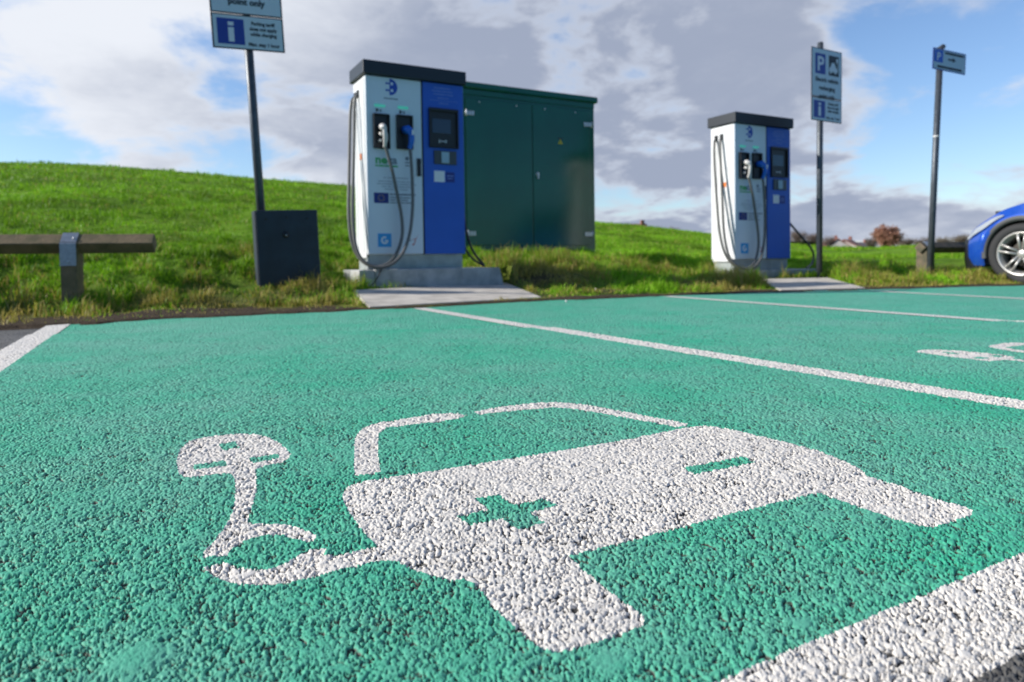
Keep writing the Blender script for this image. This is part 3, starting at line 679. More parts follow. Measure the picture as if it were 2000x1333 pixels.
# ------------------------------------------------------------------ green cabinet
cb = empty('utility_cabinet', (CAB[0], CAB[1], .40), ROT, label='large dark green two-door metal cabinet standing on the grass', cat='cabinet')
CH = 2.24; WW = 2.16
m = MB(); m.box(0, WW, .0, .8, 0, CH-.0, .006); m.done('housing', M_green, cb)
m = MB(); m.box(-.035, WW+.045, -.055, .86, CH+.002, CH+.095, .025, 3); m.box(.01, WW-.01, -.02, -.001, CH-.07, CH-.002); m.done('roof', M_green, cb)
for x0, x1, nm in ((.05, WW/2-.006, 0), (WW/2+.006, WW-.10, 1)):
    m = MB(); m.box(x0, x1, -.022, -.002, .14, CH-.12, .005); d = m.done('door', M_green, cb)
    hx = x0+.0 if nm == 0 else x1-.10
    for z in (.30, CH-.32):
        m = MB()
        for k in range(3): m.box(hx+k*.042, hx+k*.042+.034, -.034, -.0225, z-.03, z+.03, .003)
        m.tube([(hx+(.0 if nm == 0 else .128), -.036, z-.045), (hx+(.0 if nm == 0 else .128), -.036, z+.045)], .011, 8); m.done('hinge', M_hinge, d)
    for bx in (x0+.2, x1-.25):
        m = MB(); m.lathe([(0, .0), (.012, 0), (.012, .006), (0, .006)], Matrix.Translation((bx, -.023, CH-.16)) @ Matrix.Rotation(R(90), 4, 'X'), 12); m.done('bolt', M_hinge, d)
    if nm == 1:
        m = MB(); m.lathe([(0, 0), (.028, 0), (.026, .012), (0, .014)], Matrix.Translation((x0+.07, -.023, 1.15)) @ Matrix.Rotation(R(90), 4, 'X'), 18); m.box(x0+.055, x0+.08, -.055, -.036, 1.08, 1.165, .006); m.done('handle', M_hinge, d)
        m = MB(); m.prism([(x0+.42, 1.60), (x0+.50, 1.60), (x0+.46, 1.67)], 'y', -.026, -.0225); hz = m.done('warning_triangle', mat('warning_yellow', (.65, .52, .02), .5), d)
        m = MB(); m.box(x0+.42, x0+.50, -.025, -.0225, 1.675, 1.69); m.prism([(x0+.456, 1.607), (x0+.466, 1.607), (x0+.462, 1.625), (x0+.47, 1.627), (x0+.459, 1.648), (x0+.46, 1.632), (x0+.452, 1.63)], 'y', -.028, -.0262); m.done('warning_bolt', M_signblack, hz)
m = MB(); m.box(-.01, WW+.01, -.012, .81, -.25, -.002, .004); m.done('base_frame', M_greend, cb)

# ------------------------------------------------------------------ feeder box and sign posts
def frame_at(o, loc, dx=None, lean=0., rz=ROT):
    o.matrix_world = Matrix.Translation(loc) @ Matrix.Rotation(rz, 4, 'Z') @ Matrix.Rotation(-lean, 4, 'Y')
bx = empty('feeder_pillar', label='leaning slate grey metal box with small screws at the foot of the left sign post', cat='metal box')
frame_at(bx, (-2.19, 5.9, .12), lean=.035)
m = MB(); m.box(0, .535, .0, .16, -.2, .675, .006); m.done('housing', M_box, bx)
m = MB(); m.box(.008, .527, -.012, -.0005, -.18, .667, .004); dd = m.done('front_panel', M_box, bx)
for sx_, sz_ in ((.09, .60), (.44, .60), (.265, .61)): m = MB(); m.lathe([(0, 0), (.009, 0), (.009, .004), (0, .004)], Matrix.Translation((sx_, -.0125, sz_)) @ Matrix.Rotation(R(90), 4, 'X'), 10); m.done('screw', M_black, dd)
m = MB(); m.lathe([(0, 0), (.03, 0), (.027, .008), (0, .008)], Matrix.Translation((.25, -.0125, .46)) @ Matrix.Rotation(R(90), 4, 'X'), 20); lk = m.done('lock_plate', M_black, dd)
m = MB(); m.lathe([(0, 0), (.006, 0), (.006, .004), (0, .004)], Matrix.Translation((.25, -.0208, .452)) @ Matrix.Rotation(R(90), 4, 'X'), 10); m.done('lock_barrel', M_hinge, lk)
CARICON = [(-.42, -.12), (-.40, .06), (-.28, .10), (-.16, .30), (.10, .30), (.24, .10), (.36, .06), (.38, -.12), (.28, -.12), (.24, -.2), (.14, -.2), (.10, -.12), (-.16, -.12), (-.2, -.2), (-.3, -.2), (-.34, -.12)]
def plate(mbW, mbB, x0, x1, z0, z1, y):
    mbB.box(x0, x1, y, y+.006, z0, z1, .0015); mbW.box(x0+.014, x1-.014, y-.0015, y-.0002, z0+.012, z1-.012)
def ev_sign(name, loc, lean, height, top, label, up_h, px0):
    e = empty(name, label=label, cat='sign post', group='electric vehicle parking signs'); frame_at(e, loc, lean=lean)
    m = MB(); m.tube([(0, 0, -.3), (0, 0, height)], .038, 20); m.tube([(0, 0, height), (0, 0, height+.012)], [.038, .03], 20); m.done('pole', M_pole, e)
    x0, x1 = px0, px0+.60; y = -.062
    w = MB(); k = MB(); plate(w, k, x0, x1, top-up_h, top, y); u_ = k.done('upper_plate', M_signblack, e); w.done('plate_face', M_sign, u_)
    cz = top-.20
    m = MB(); m.box(x0+.07, x0+.27, y-.003, y-.0016, cz-.13, cz+.13, 0); q = m.done('parking_square', M_signblue, u_)
    m = MB(); text_mesh(m, 'P', x0+.17, cz-.09, .185, y-.0042, 'CENTER', .005); m.done('letter_p', M_wprint, u_)
    m = MB(); m.box(x0+.335, x0+.535, y-.003, y-.0016, cz-.13, cz+.13); m.done('icon_square', M_signblack, u_)
    m = MB(); m.prism([(x0+.425+a_*.2, cz-.045+b_*.28) for a_, b_ in CARICON], 'y', y-.0045, y-.0031); m.tube([(x0+.50, y-.0036, cz-.09), (x0+.515, y-.0036, cz), (x0+.50, y-.0036, cz+.06)], .004, 6, 2); m.box(x0+.482, x0+.518, y-.0045, y-.0031, cz+.05, cz+.10); m.done('car_icon', M_wprint, u_)
    m = MB(); th = .052
    for i, s_ in enumerate(('Electric vehicle', 'recharging', 'point only')): text_mesh(m, s_, (x0+x1)/2, cz-.225-i*.105, th, y-.0022, 'CENTER', .003)
    m.done('lettering', M_signblack, u_)
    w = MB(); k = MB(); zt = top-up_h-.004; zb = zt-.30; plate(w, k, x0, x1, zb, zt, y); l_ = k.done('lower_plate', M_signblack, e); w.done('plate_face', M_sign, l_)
    m = MB(); m.box(x0+.045, x0+.265, y-.003, y-.0016, zb+.04, zt-.04); m.done('information_square', M_signblue, l_)
    m = MB(); m.box(x0+.133, x0+.18, y-.0045, y-.0031, zb+.062, zb+.185); m.box(x0+.133, x0+.18, y-.0045, y-.0031, zb+.20, zb+.232); m.done('letter_i', M_wprint, l_)
    m = MB()
    for s_, dz in (('Parking tariff', .232), ('does not apply', .185), ('while charging', .138), ('Max. stay 1 hour', .05)): text_mesh(m, s_, x0+.425, zb+dz-.012, .030, y-.0022, 'CENTER', .0016, .9)
    m.done('lettering', M_signblack, l_)
    for z in (top-.12, top-up_h+.12, zb+.15):
        m = MB(); m.box(-.05, .05, -.056, -.036, z-.018, z+.018); m.tube([(-.03, -.04, z), (-.045, 0, z), (-.03, .04, z), (.03, .04, z), (.045, 0, z), (.03, -.04, z)], .006, 6, 2); m.done('bracket', M_galv, e)
    return e
# first: pole foot just behind the metal box
ev_sign('parking_sign', (-2.215, 6.16, .12), .050, 3.19, 3.12, 'tall leaning sign post behind grey metal box, cut off at the top', .72, -.30)
ev_sign('parking_sign', (4.03, 8.95, .05), -.010, 3.05, 2.96, 'straight sign post with P and car symbol beside the farther charging point', .63, -.25)
e = empty('direction_sign', label='small sign with blue P and right arrow on a leaning post near the blue car', cat='sign post'); frame_at(e, (5.08, 8.3, .03), lean=-.062, rz=.36)
m = MB(); m.tube([(0, 0, -.3), (0, 0, 2.82)], .036, 20); m.tube([(-.01, .0, 2.80), (.05, .0, 2.84)], .03, 10); m.done('pole', M_pole, e)
m = MB(); m.tube([(0, 0, 1.725), (0, 0, 1.745)], .0364, 20); m.done('reflective_band', mat('pole_band', (.7, .68, .66), .4), e)
w = MB(); k = MB(); plate(w, k, -.195, .365, 2.52, 2.775, -.06); pl_ = k.done('plate', M_signblue, e); w.done('plate_face', mat('blue_grey_face', (.52, .63, .68), .4), pl_)
m = MB(); m.box(-.175, -.03, -.0635, -.0616, 2.61, 2.755); m.done('parking_square', mat('p_blue', (.02, .12, .6), .4), pl_)
m = MB(); text_mesh(m, 'P', -.102, 2.635, .09, -.0645, 'CENTER', .003); m.done('letter_p', M_wprint, pl_)
m = MB(); m.prism([(.06, 2.655), (.14, 2.655), (.14, 2.635), (.19, 2.665), (.14, 2.695), (.14, 2.675), (.06, 2.675)], 'y', -.0635, -.0616); m.done('arrow', M_signblack, pl_)
m = MB(); bars(m, .0, .33, 2.735, .026, 3, -.0635, -.0616); bars(m, -.12, .30, 2.56, .028, 4, -.0635, -.0616); m.done('lettering', M_signblack, pl_)
m = MB(); m.box(-.05, .05, -.054, -.034, 2.62, 2.66); m.done('bracket', M_galv, e)

# ------------------------------------------------------------------ timber knee rails
def knee_rail(o, dirv, lo, hi, zr, posts, label, wood, pw=.14, ang=None):
    rz = math.atan2(dirv[1], dirv[0]); e = empty('timber_rail', (o[0], o[1], 0), rz, label=label, cat='fence')
    h = .073
    m = MB(); m.prism([(0, h), (h, 0), (0, -h), (-h, 0)], 'x', lo, hi, .006, Matrix.Translation((0, 0, zr))); m.done('rail', wood, e)
    for x in posts:
        m = MB(); m.prism([(x-pw/2, -.4), (x+pw/2, -.4), (x+pw/2, zr-.03), (x-pw/2, zr-.03)], 'y', -.07, .07, .006)
        m.prism([(-.07, zr-.0295), (-.028, zr-.0295), (-.07, zr+.012)], 'x', x-pw/2, x+pw/2); m.prism([(.07, zr-.0295), (.028, zr-.0295), (.07, zr+.012)], 'x', x-pw/2, x+pw/2)
        m.done('post', wood, e)
        m = MB(); s_ = .052; t_ = .004; k = .0045
        m.prism([(0, zr+h+k+t_), (0, zr+h+k), (-h-k, zr), (-.0745, zr-.01), (-.0745, zr-.16), (-.0745-t_, zr-.16), (-.0745-t_, zr)], 'x', x-s_, x+s_)
        m.prism([(0, zr+h+k+t_), (0, zr+h+k), (h+k, zr), (.0745, zr-.01), (.0745, zr-.16), (.0745+t_, zr-.16), (.0745+t_, zr)], 'x', x-s_, x+s_)
        st = m.done('strap', M_galv, e)
        m = MB(); m.lathe([(0, 0), (.008, 0), (.008, .005), (0, .005)], Matrix.Translation((x, -.079, zr-.13)) @ Matrix.Rotation(R(90), 4, 'X'), 10); m.lathe([(0, 0), (.008, 0), (.008, .005), (0, .005)], Matrix.Translation((x+.03, -.045, zr+.04)) @ Matrix.Rotation(R(45), 4, 'X'), 10); m.done('bolt', M_hinge, st)
    return e
# the left one ends with a cut face; its post stands nearest the bays
PL = G(138, 605, .02); dl = np.array([.965, .26]); dl /= np.linalg.norm(dl)
knee_rail((PL[0]+.02, PL[1]), dl, -3.4, .555, .50, [0, -2.1], 'mossy timber knee rail with galvanised strap, left of the metal box', M_woodg, .108)
knee_rail((5.30, 8.75), e1, -.12, 3.6, .42, [0, 2.0], 'dark timber knee rail running behind the blue car', M_wood, .17)

# small stray stones
for (px, py, r_, lab) in ((390, 583, .012, 'small white pebble in the grass between rail and metal box'), (1163, 568, .012, 'small pale pebble on the grass between the two chargers'), (1106, 586.5, .009, 'tiny pale stone on the edge of the green paint')):
    x, y = G(px, py, .03); t = bmesh.new(); bmesh.ops.create_icosphere(t, subdivisions=2, radius=r_)
    for v in t.verts: v.co *= random.uniform(.85, 1.1)
    z = max(float(terrain_z(np.array([x]), np.array([y]))[0]), 0)+.02; m = MB(); m.merge(t); o = m.done('pebble', mat('pale_stone', (.7, .68, .64), .8)); o.location = (x, y, z); tag(o, lab, 'stone')

# ------------------------------------------------------------------ blue car
def make_car():
    e = empty('parked_car', (6.13, 8.75, -.022), math.atan2(-.878, .479), label='blue hatchback with grey alloy wheels and dark arch trim, nose to the rail', cat='car'); e.scale = (1.07, 1.07, 1.07)
    Ln, HW = 4.15, .875; WX = (.72, 3.26); RA = .375; ZW = .325
    paint = mat('blue_car_paint', (.012, .085, .50), .28, metal=.25, coat=1., vary=.05, vscale=2)
    trim = mat('grey_plastic_trim', (.075, .078, .082), .6); blk = M_black
    def shoulder(x): return float(np.interp(x, [0, .04, .12, .25, .5, .9, 1.3, 2, 3, 3.8, 4.05, 4.15], [.42, .48, .56, .65, .79, .90, .96, .99, 1.01, 1.0, .95, .80]))
    def half(x): return float(np.interp(x, [0, .04, .12, .25, .45, .8, 1.2, 3, 3.7, 4, 4.15], [.50, .62, .72, .80, .845, .87, HW, HW, .86, .80, .70]))
    def bottom(x):
        z = .20
        for w in WX:
            if abs(x-w) < RA: z = max(z, ZW+math.sqrt(RA*RA-(x-w)**2))
        return z
    xs = sorted(set([round(v, 4) for v in list(np.linspace(0, Ln, 60))+[w+RA*math.cos(a) for w in WX for a in np.linspace(0, math.pi, 33)]]))
    def side(x, s):                # s 0..1 from the sill to the shoulder
        zb, zs = bottom(x), shoulder(x); z = zb+(zs-zb)*s
        h = half(x); k = (z-.2)/(zs-.2+1e-6)
        y = h*(1-.05*(1-min(1, k/.35))**2-.075*max(0, (k-.55)/.45)**2)
        # flared lip around each arch
        for w in WX:
            d = math.hypot(x-w, z-ZW); y += .022*math.exp(-((d-RA-.03)/.05)**2)
        return y, z
    def top(x, s):                 # 0..1 from shoulder to the middle
        y0, z0 = side(x, 1); cr = .085*min(1, .25+x/.7); return y0*(1-s), z0+cr*(1-(1-s)**2)**.8
    t = bmesh.new(); grid = []
    for x in xs:
        col = [side(x, s) for s in np.linspace(0, 1, 15)]+[top(x, s) for s in np.linspace(0, 1, 9)[1:]]
        dx = [0]*len(col)
        L_ = [t.verts.new((x, -y, z)) for y, z in col]; Rr = [t.verts.new((x, y, z)) for y, z in col[:-1]][::-1]
        grid.append(L_+Rr)
    for a_, b__ in zip(grid, grid[1:]):
        for i in range(len(a_)-1): t.faces.new((a_[i], a_[i+1], b__[i+1], b__[i])).smooth = True
    t.faces.new(grid[0][::-1]); t.faces.new(grid[-1])
    m = MB(); m.merge(t); m.done('body', paint, e)
    m = MB(); m.box(.35, Ln-.3, -.60, .60, .18, .80); m.done('underbody', blk, e)
    # bumper mask and grille
    m = MB()
    t = bmesh.new(); g_ = []
    for z in np.linspace(.17, .50, 8):
        rowv = []
        for k in range(25):
            th = -90+180*k/24; yy = .73*math.sin(R(th)); xx = .27-.31*math.cos(R(th))**.55 if abs(th) < 90 else .27
            rowv.append(t.verts.new((xx-.012*math.sin((z-.17)/.33*3.14), yy*(1+.02*math.sin((z-.17)/.33*3.14)), z)))
        g_.append(rowv)
    for a_, b__ in zip(g_, g_[1:]):
        for i in range(24): t.faces.new((a_[i], a_[i+1], b__[i+1], b__[i])).smooth = True
    m.merge(t); m.done('lower_bumper', M_black, e)
    for sg in (-1, 1):
        for w in WX:
            m = MB(); P1 = []; 
            t = bmesh.new(); rings = []
            for a_ in np.linspace(-.12, math.pi+.12, 40):
                row_ = []
                for rr_, off in ((RA-.03, -.03), (RA-.025, .010), (RA+.018, .016), (RA+.026, .002)):
                    x = w+rr_*math.cos(a_); z = max(.17, ZW+rr_*math.sin(a_)); row_.append(t.verts.new((x, sg*(half(x)*.985+off+.012), z)))
                rings.append(row_)
            for a_, b__ in zip(rings, rings[1:]):
                for i in range(3): t.faces.new((a_[i], a_[i+1], b__[i+1], b__[i])).smooth = True
            m.merge(t); m.done('wheel_arch_trim', trim, e)
            # wheel: axis along y
            T = Matrix.Translation((w, sg*(HW-.115), ZW)) @ Matrix.Rotation(R(90)*(-sg), 4, 'X')
            m = MB(); m.lathe([(.225, -.10), (.29, -.105), (.318, -.085), (.325, -.04), (.325, .04), (.318, .085), (.29, .105), (.235, .10), (.228, .08), (.225, -.10)], T, 56)
            wt = m.done('wheel', mat('tyre_rubber', (.03, .03, .032), .8, bump=.3, bscale=120), e)
            m = MB(); m.lathe([(.226, .085), (.232, .098), (.222, .102), (.206, .088), (.20, .0), (.20, -.08), (.19, -.08), (.19, .06), (.205, .08)], T, 56)
            for k in range(5):
                for d in (-1, 1):
                    a0 = R(72*k+18); p0 = (math.cos(a0+d*.42)*.03, math.sin(a0+d*.42)*.03, .075); p0 = (math.cos(a0)*.045-d*.016*math.sin(a0), math.sin(a0)*.045+d*.016*math.cos(a0), .072)
                    p1 = (math.cos(a0+d*.17)*.212, math.sin(a0+d*.17)*.212, .088)
                    tt = MB(); tt.tube([p0, ((p0[0]+p1[0])/2, (p0[1]+p1[1])/2, .085), p1], [.015, .012, .013], 8); me = bpy.data.meshes.new('s'); tt.bm.to_mesh(me); tt.bm.free(); me.transform(T); m.bm.from_mesh(me); bpy.data.meshes.remove(me)
            m.lathe([(0, .09), (.03, .088), (.05, .078), (.055, .05), (0, .05)], T, 24); m.done('rim', mat('alloy_rim', (.50, .49, .47), .35, metal=.55), wt)
            m = MB(); m.lathe([(0, .0), (.13, 0), (.13, .02), (0, .02)], T, 32); m.done('brake_disc', mat('brake_metal', (.12, .11, .10), .5, metal=.6), wt)
            m = MB(); m.lathe([(0, -.10), (.36, -.10), (.36, -.06), (0, -.06)], Matrix.Translation((w, sg*(HW-.22), ZW)) @ Matrix.Rotation(R(90)*(-sg), 4, 'X'), 32); m.done('arch_liner', blk, e)
        # headlight: follows the wing
        t = bmesh.new(); rows_ = []
        for i in range(12):
            u_ = i/11; x = .14+.42*u_; zc = shoulder(.14+.42*u_)-.075; hh = .034*math.sin(math.pi*(.12+.84*u_))**.7
            row_ = []
            for j in range(6):
                z = zc+hh*(j/2.5-1); sb, st_ = bottom(x), shoulder(x); s_ = (z-sb)/(st_-sb)
                if s_ <= 1: y, z2 = side(x, max(0, s_))
                else: y, z2 = top(x, min(1, (s_-1)*.9))
                row_.append(t.verts.new((x-.012, sg*(y+.012), z2+.004)))
            rows_.append(row_)
        for a_, b__ in zip(rows_, rows_[1:]):
            for j in range(5): t.faces.new((a_[j], a_[j+1], b__[j+1], b__[j])).smooth = True
        m = MB(); m.merge(t); m.done('headlight', mat('headlight_lens', (.42, .46, .50), .12, metal=.3, coat=1.), e)
        m = MB(); m.box(1.28, 1.44, sg*.90-.09, sg*.90+.09, 1.02, 1.13, .03); m.done('wing_mirror', paint, e)
        m = MB(); m.box(1.95, 2.12, sg*(HW+.004)-.012, sg*(HW+.004)+.012, .84, .865, .008); m.done('door_handle', paint, e)
        m = MB(); m.box(4.02, 4.10, sg*.70-.08, sg*.70+.08, .80, .98, .02); m.done('tail_light', M_red, e)
    # cabin: glass band and roof
    def cab(y0, y1, pts, name, mm):
        m = MB(); m.prism(pts, 'y', y0, y1, .02); return m.done(name, mm, e)
    m = MB(); t = bmesh.new()
    prof = [(1.22, 1.02), (1.85, 1.44), (2.3, 1.50), (3.2, 1.47), (3.75, 1.28), (4.0, 1.0)]
    for sgn in (0,):
        cols = []
        for x, z in prof:
            yb_ = .80; yt_ = .60 if z > 1.2 else .76
            cols.append([t.verts.new((x, -yb_, .98)), t.verts.new((x, -yt_, z)), t.verts.new((x, 0, z+.03)), t.verts.new((x, yt_, z)), t.verts.new((x, yb_, .98))])
        for a_, b__ in zip(cols, cols[1:]):
            for i in range(4): t.faces.new((a_[i], a_[i+1], b__[i+1], b__[i]))
        t.faces.new(cols[0]); t.faces.new(cols[-1][::-1])
    m.merge(t); m.done('cabin_glass', mat('tinted_glass', (.015, .02, .025), .05, spec=.8), e)
    m = MB(); m.prism([(1.80, 1.435), (2.3, 1.505), (3.2, 1.475), (3.72, 1.30), (3.70, 1.27), (3.2, 1.44), (2.3, 1.47), (1.85, 1.41)], 'y', -.63, .63, .01); m.done('roof', paint, e)
    for sg in (-1, 1):
        m = MB()
        for q in ([(1.24, -.80*-sg, 1.0), (1.82, .64*sg, 1.43)], [(2.42, .81*sg, 1.0), (2.42, .64*sg, 1.49)], [(3.25, .81*sg, 1.0), (3.35, .64*sg, 1.45)]):
            m.tube([(q[0][0], abs(q[0][1])*sg, q[0][2]), q[1]], .03, 8)
        m.done('window_pillar', paint, e)
    m = MB(); m.box(-.03, -.015, -.2, .2, .40, .50, .003); m.done('number_plate', M_wprint, e)
    return e
make_car()

# ------------------------------------------------------------------ far trees, hedges and houses
def tree(px, pybase, pytop, D, wpx, c1, c2, label, leafy, cat='tree', name='bare_tree', nl=5200, trunkc=(.09, .065, .05), group='trees along the far field edge'):
    d = ray(px, pybase); k = D/d.y; x, y, zb = d.x*k, D, EYE+d.z*k
    H = (pybase-pytop)/F*D; Wd = wpx/F*D
    zb -= .6; H += .6
    e = empty(name, (x, y, zb), label=label, cat=cat, group=group)
    m = MB(); tips = []
    m.tube([(0, 0, -.5), (0, 0, H*.18), (random.uniform(-.1, .1), 0, H*.45)], [H*.03, H*.024, H*.014], 8, 1)
    for i in range(26):
        a_ = random.uniform(0, 6.28); z0 = H*random.uniform(.10, .42); rr = Wd*.5*random.uniform(.45, .95); z1 = min(H*.96, z0+H*random.uniform(.18, .5))
        pm = (rr*.45*math.cos(a_), rr*.45*math.sin(a_), (z0+z1)/2+H*.03); pe = (rr*math.cos(a_), rr*math.sin(a_), z1)
        m.tube([(0, 0, z0), pm, pe], [H*.010, H*.006, H*.002], 5, 1)
        for q in range(5):
            a2 = a_+random.uniform(-.9, .9); r2 = rr*random.uniform(.7, 1.05); pt = (r2*math.cos(a2), r2*math.sin(a2), min(H, z1+H*random.uniform(-.08, .16)))
            m.tube([pm, pt], [H*.004, H*.0015], 4); tips.append(pt)
    m.done('trunk', mat('bark', (.09, .07, .055), .9), e)
    n = nl; T = np.array(tips)[rng.integers(0, len(tips), n)]
    t = rng.random((n, 1))**.6; core = np.stack([np.zeros(n), np.zeros(n), H*rng.uniform(.15, .7, n)], 1)
    P = core*(1-t)+T*t+rng.normal(0, 1, (n, 3))*Wd*.045
    rr = np.hypot(P[:, 0], P[:, 1]); lim = Wd*.5*np.sqrt(np.clip(1-((P[:, 2]-H*.45)/(H*.57))**2, .02, 1))*(.45+1.05*fbm(P[:, 0]/Wd*5+9, P[:, 2]/H*5, 3, int(px)))
    keep = (rr < lim) & (P[:, 2] > .02*H); P = P[keep]; n = len(P)
    s = Wd*.022*rng.uniform(.6, 1.4, (n, 1)) if leafy else Wd*.03*rng.uniform(.6, 1.4, (n, 1))
    A = rng.normal(0, 1, (n, 3)); A /= np.linalg.norm(A, axis=1, keepdims=True); B = np.cross(A, rng.normal(0, 1, (n, 3))); B /= np.linalg.norm(B, axis=1, keepdims=True)
    wdt = .8 if leafy else .12
    V = np.stack([P-A*s, P+B*s*wdt, P+A*s, P-B*s*wdt], 1).reshape(-1, 3)
    Fc = np.arange(n*4).reshape(-1, 4); kk = rng.random((n, 1)); c = np.array(c1)*(1-kk)+np.array(c2)*kk
    from_arrays('crown', V, Fc, grass_m, e, colors=np.concatenate([np.repeat(c, 4, 0), np.ones((n*4, 1))], 1))
RED = ((.46, .24, .17), (.33, .17, .12)); BR = ((.30, .23, .19), (.20, .16, .14)); OLV = ((.26, .21, .15), (.18, .16, .11))
tree(1733, 486, 437, 75, 66, *RED, 'rounded tree with rust red autumn leaves left of the direction sign', True, name='autumn_tree', nl=9500)
tree(1703, 486, 458, 85, 34, *BR, 'bare brown tree just left of the rust red tree', False)
tree(1768, 486, 459, 85, 44, *BR, 'bare brown bush just right of the rust red tree', False, name='bare_bush')
tree(1800, 484, 462, 90, 52, *BR, 'low bare bushes behind the post of the direction sign', False, name='bare_bush')
tree(1845, 482, 460, 95, 50, *OLV, 'olive brown bush beyond the right timber rail', False, name='bare_bush')
tree(1885, 478, 455, 95, 58, *OLV, 'wide olive brown bush just left of the blue car bonnet', False, name='bare_bush')
tree(1928, 478, 452, 95, 50, *OLV, 'brown bush hidden behind the blue car', False, name='bare_bush')
tree(1556, 480, 446, 110, 50, *BR, 'bare tree right beside the farther charger', False)
tree(1588, 480, 450, 115, 44, *BR, 'bare tree behind the straight sign post', False)
tree(1618, 482, 459, 120, 36, *BR, 'bare tree behind the first far house', False)
tree(1320, 462, 440, 100, 34, *BR, 'bare tree top showing over the hill crest left of the farther charger', False)
tree(1290, 458, 441, 100, 16, *BR, 'tiny bare tree top on the hill crest', False)
def house(px, pyr, D, w, ang, label, roofc):
    d = ray(px, pyr); k = D/d.y; x, y, zr = d.x*k, D, EYE+d.z*k; hh = 4.2; zb = zr-hh-1.6
    e = empty('house', (x, y, zb), ang, label=label, cat='house', group='houses beyond the field'); w2 = w/2; dp = w*.42
    m = MB(); m.prism([(-dp, 0), (dp, 0), (dp, hh), (0, hh+1.6), (-dp, hh)], 'x', -w2, w2); m.done('wall', mat('rendered_wall', (.55, .52, .48), .9, vary=.2, vscale=1), e)
    m = MB(); m.prism([(-dp-.3, hh-.15), (0, hh+1.78), (dp+.3, hh-.15), (dp+.3, hh+.0), (0, hh+1.95), (-dp-.3, hh+.0)], 'x', -w2-.25, w2+.25); rf = m.done('roof', roofc, e)
    m = MB(); m.box(w2*.55, w2*.55+.6, -.3, .3, hh+1.2, hh+2.6); m.done('chimney', mat('brick', (.28, .12, .09), .9), rf)
    for i in (-.55, 0, .55):
        m = MB(); m.box(i*w2-.45, i*w2+.45, -dp-.05, -dp-.005, hh-1.7, hh-.5); wn = m.done('window', M_wprint, e)
        m = MB(); m.box(i*w2-.38, i*w2+.38, -dp-.07, -dp-.052, hh-1.62, hh-.58); m.done('pane', M_glass, wn)
tile = mat('terracotta_tiles', (.42, .20, .15), .85, vary=.2, vscale=1); slate = mat('dark_roof_tiles', (.13, .12, .14), .8)
house(1617, 475, 150, 5, .4, 'leftmost far house with terracotta roof', tile)
house(1634, 469, 150, 6, 1.2, 'far house with the tallest pink gable', tile)
house(1656, 471, 150, 7, .9, 'far house with terracotta roof in the middle of the row', tile)
house(1672, 477, 155, 7, .1, 'far house with dark slate roof', slate)
house(1688, 476, 160, 9, .2, 'rightmost pale far house beside the rust red tree', mat('pale_roof', (.42, .40, .38), .85))
house(1241, 441, 130, 4, .2, 'red roof top peeking over the hill crest right of the cabinet', tile)
# dark hedge line
def hedge(p0, p1, y0, D, hgt, label):
    n = 5000; a = ray(p0, y0); b_ = ray(p1, y0); A = np.array(a)*D/a.y; B = np.array(b_)*D/b_.y; t = rng.random((n, 1)); P = A*(1-t)+B*t; P[:, 2] += EYE+rng.random(n)*hgt*(.6+.5*vnoise(t[:, 0]*14, t[:, 0]*0, 3)); P[:, 1] += rng.normal(0, .5, n)
    s = .18; Q = rng.normal(0, 1, (n, 3)); Q /= np.linalg.norm(Q, axis=1, keepdims=True); Wv = np.cross(Q, rng.normal(0, 1, (n, 3))); Wv /= np.linalg.norm(Wv, axis=1, keepdims=True)
    V = np.stack([P-Q*s, P+Wv*s*.6, P+Q*s, P-Wv*s*.6], 1).reshape(-1, 3); k = rng.random((n, 1)); c = np.array([.035, .05, .02])*(1-k)+np.array([.08, .06, .04])*k
    o = from_arrays('hedge', V, np.arange(n*4).reshape(-1, 4), grass_m, colors=np.concatenate([np.repeat(c, 4, 0), np.ones((n*4, 1))], 1)); tag(o, label, 'hedge')
hedge(1535, 1600, 481, 105, .75, 'thin dark hedge line beside the farther charger')

# ------------------------------------------------------------------ sun and sky
SUN_EL = R(28); TH = R(-4.7)
sdir = Vector((-math.cos(TH)*math.cos(SUN_EL), math.sin(TH)*math.cos(SUN_EL), math.sin(SUN_EL)))
sl = bpy.data.lights.new('sun', 'SUN'); sl.energy = 4.9; sl.angle = R(.5); sl.color = (1, .95, .87)
so_ = bpy.data.objects.new('sun', sl); COL.objects.link(so_); so_.rotation_euler = sdir.to_track_quat('Z', 'Y').to_euler()
w = bpy.data.worlds.new('World'); S.world = w; w.use_nodes = True; N = w.node_tree.nodes; L = w.node_tree.links
bg = N['Background']; STR = .105; bg.inputs['Strength'].default_value = STR
sky = N.new('ShaderNodeTexSky'); sky.sky_type = 'NISHITA'; sky.sun_disc = False; sky.sun_elevation = SUN_EL; sky.sun_rotation = math.atan2(sdir.x, sdir.y); sky.dust_density = .4; sky.ozone_density = 2.2; sky.altitude = 50
tc = N.new('ShaderNodeTexCoord'); nrm = N.new('ShaderNodeVectorMath'); nrm.operation = 'NORMALIZE'; L.new(tc.outputs['Generated'], nrm.inputs[0])
DIR = nrm.outputs['Vector']
sp = N.new('ShaderNodeSeparateXYZ'); L.new(DIR, sp.inputs[0])
def mth(op, a, b=None, clamp=False):
    x = N.new('ShaderNodeMath'); x.operation = op; x.use_clamp = clamp
    for i, v in enumerate((a, b)):
        if v is None: continue
        if isinstance(v, (int, float)): x.inputs[i].default_value = v
        else: L.new(v, x.inputs[i])
    return x.outputs[0]
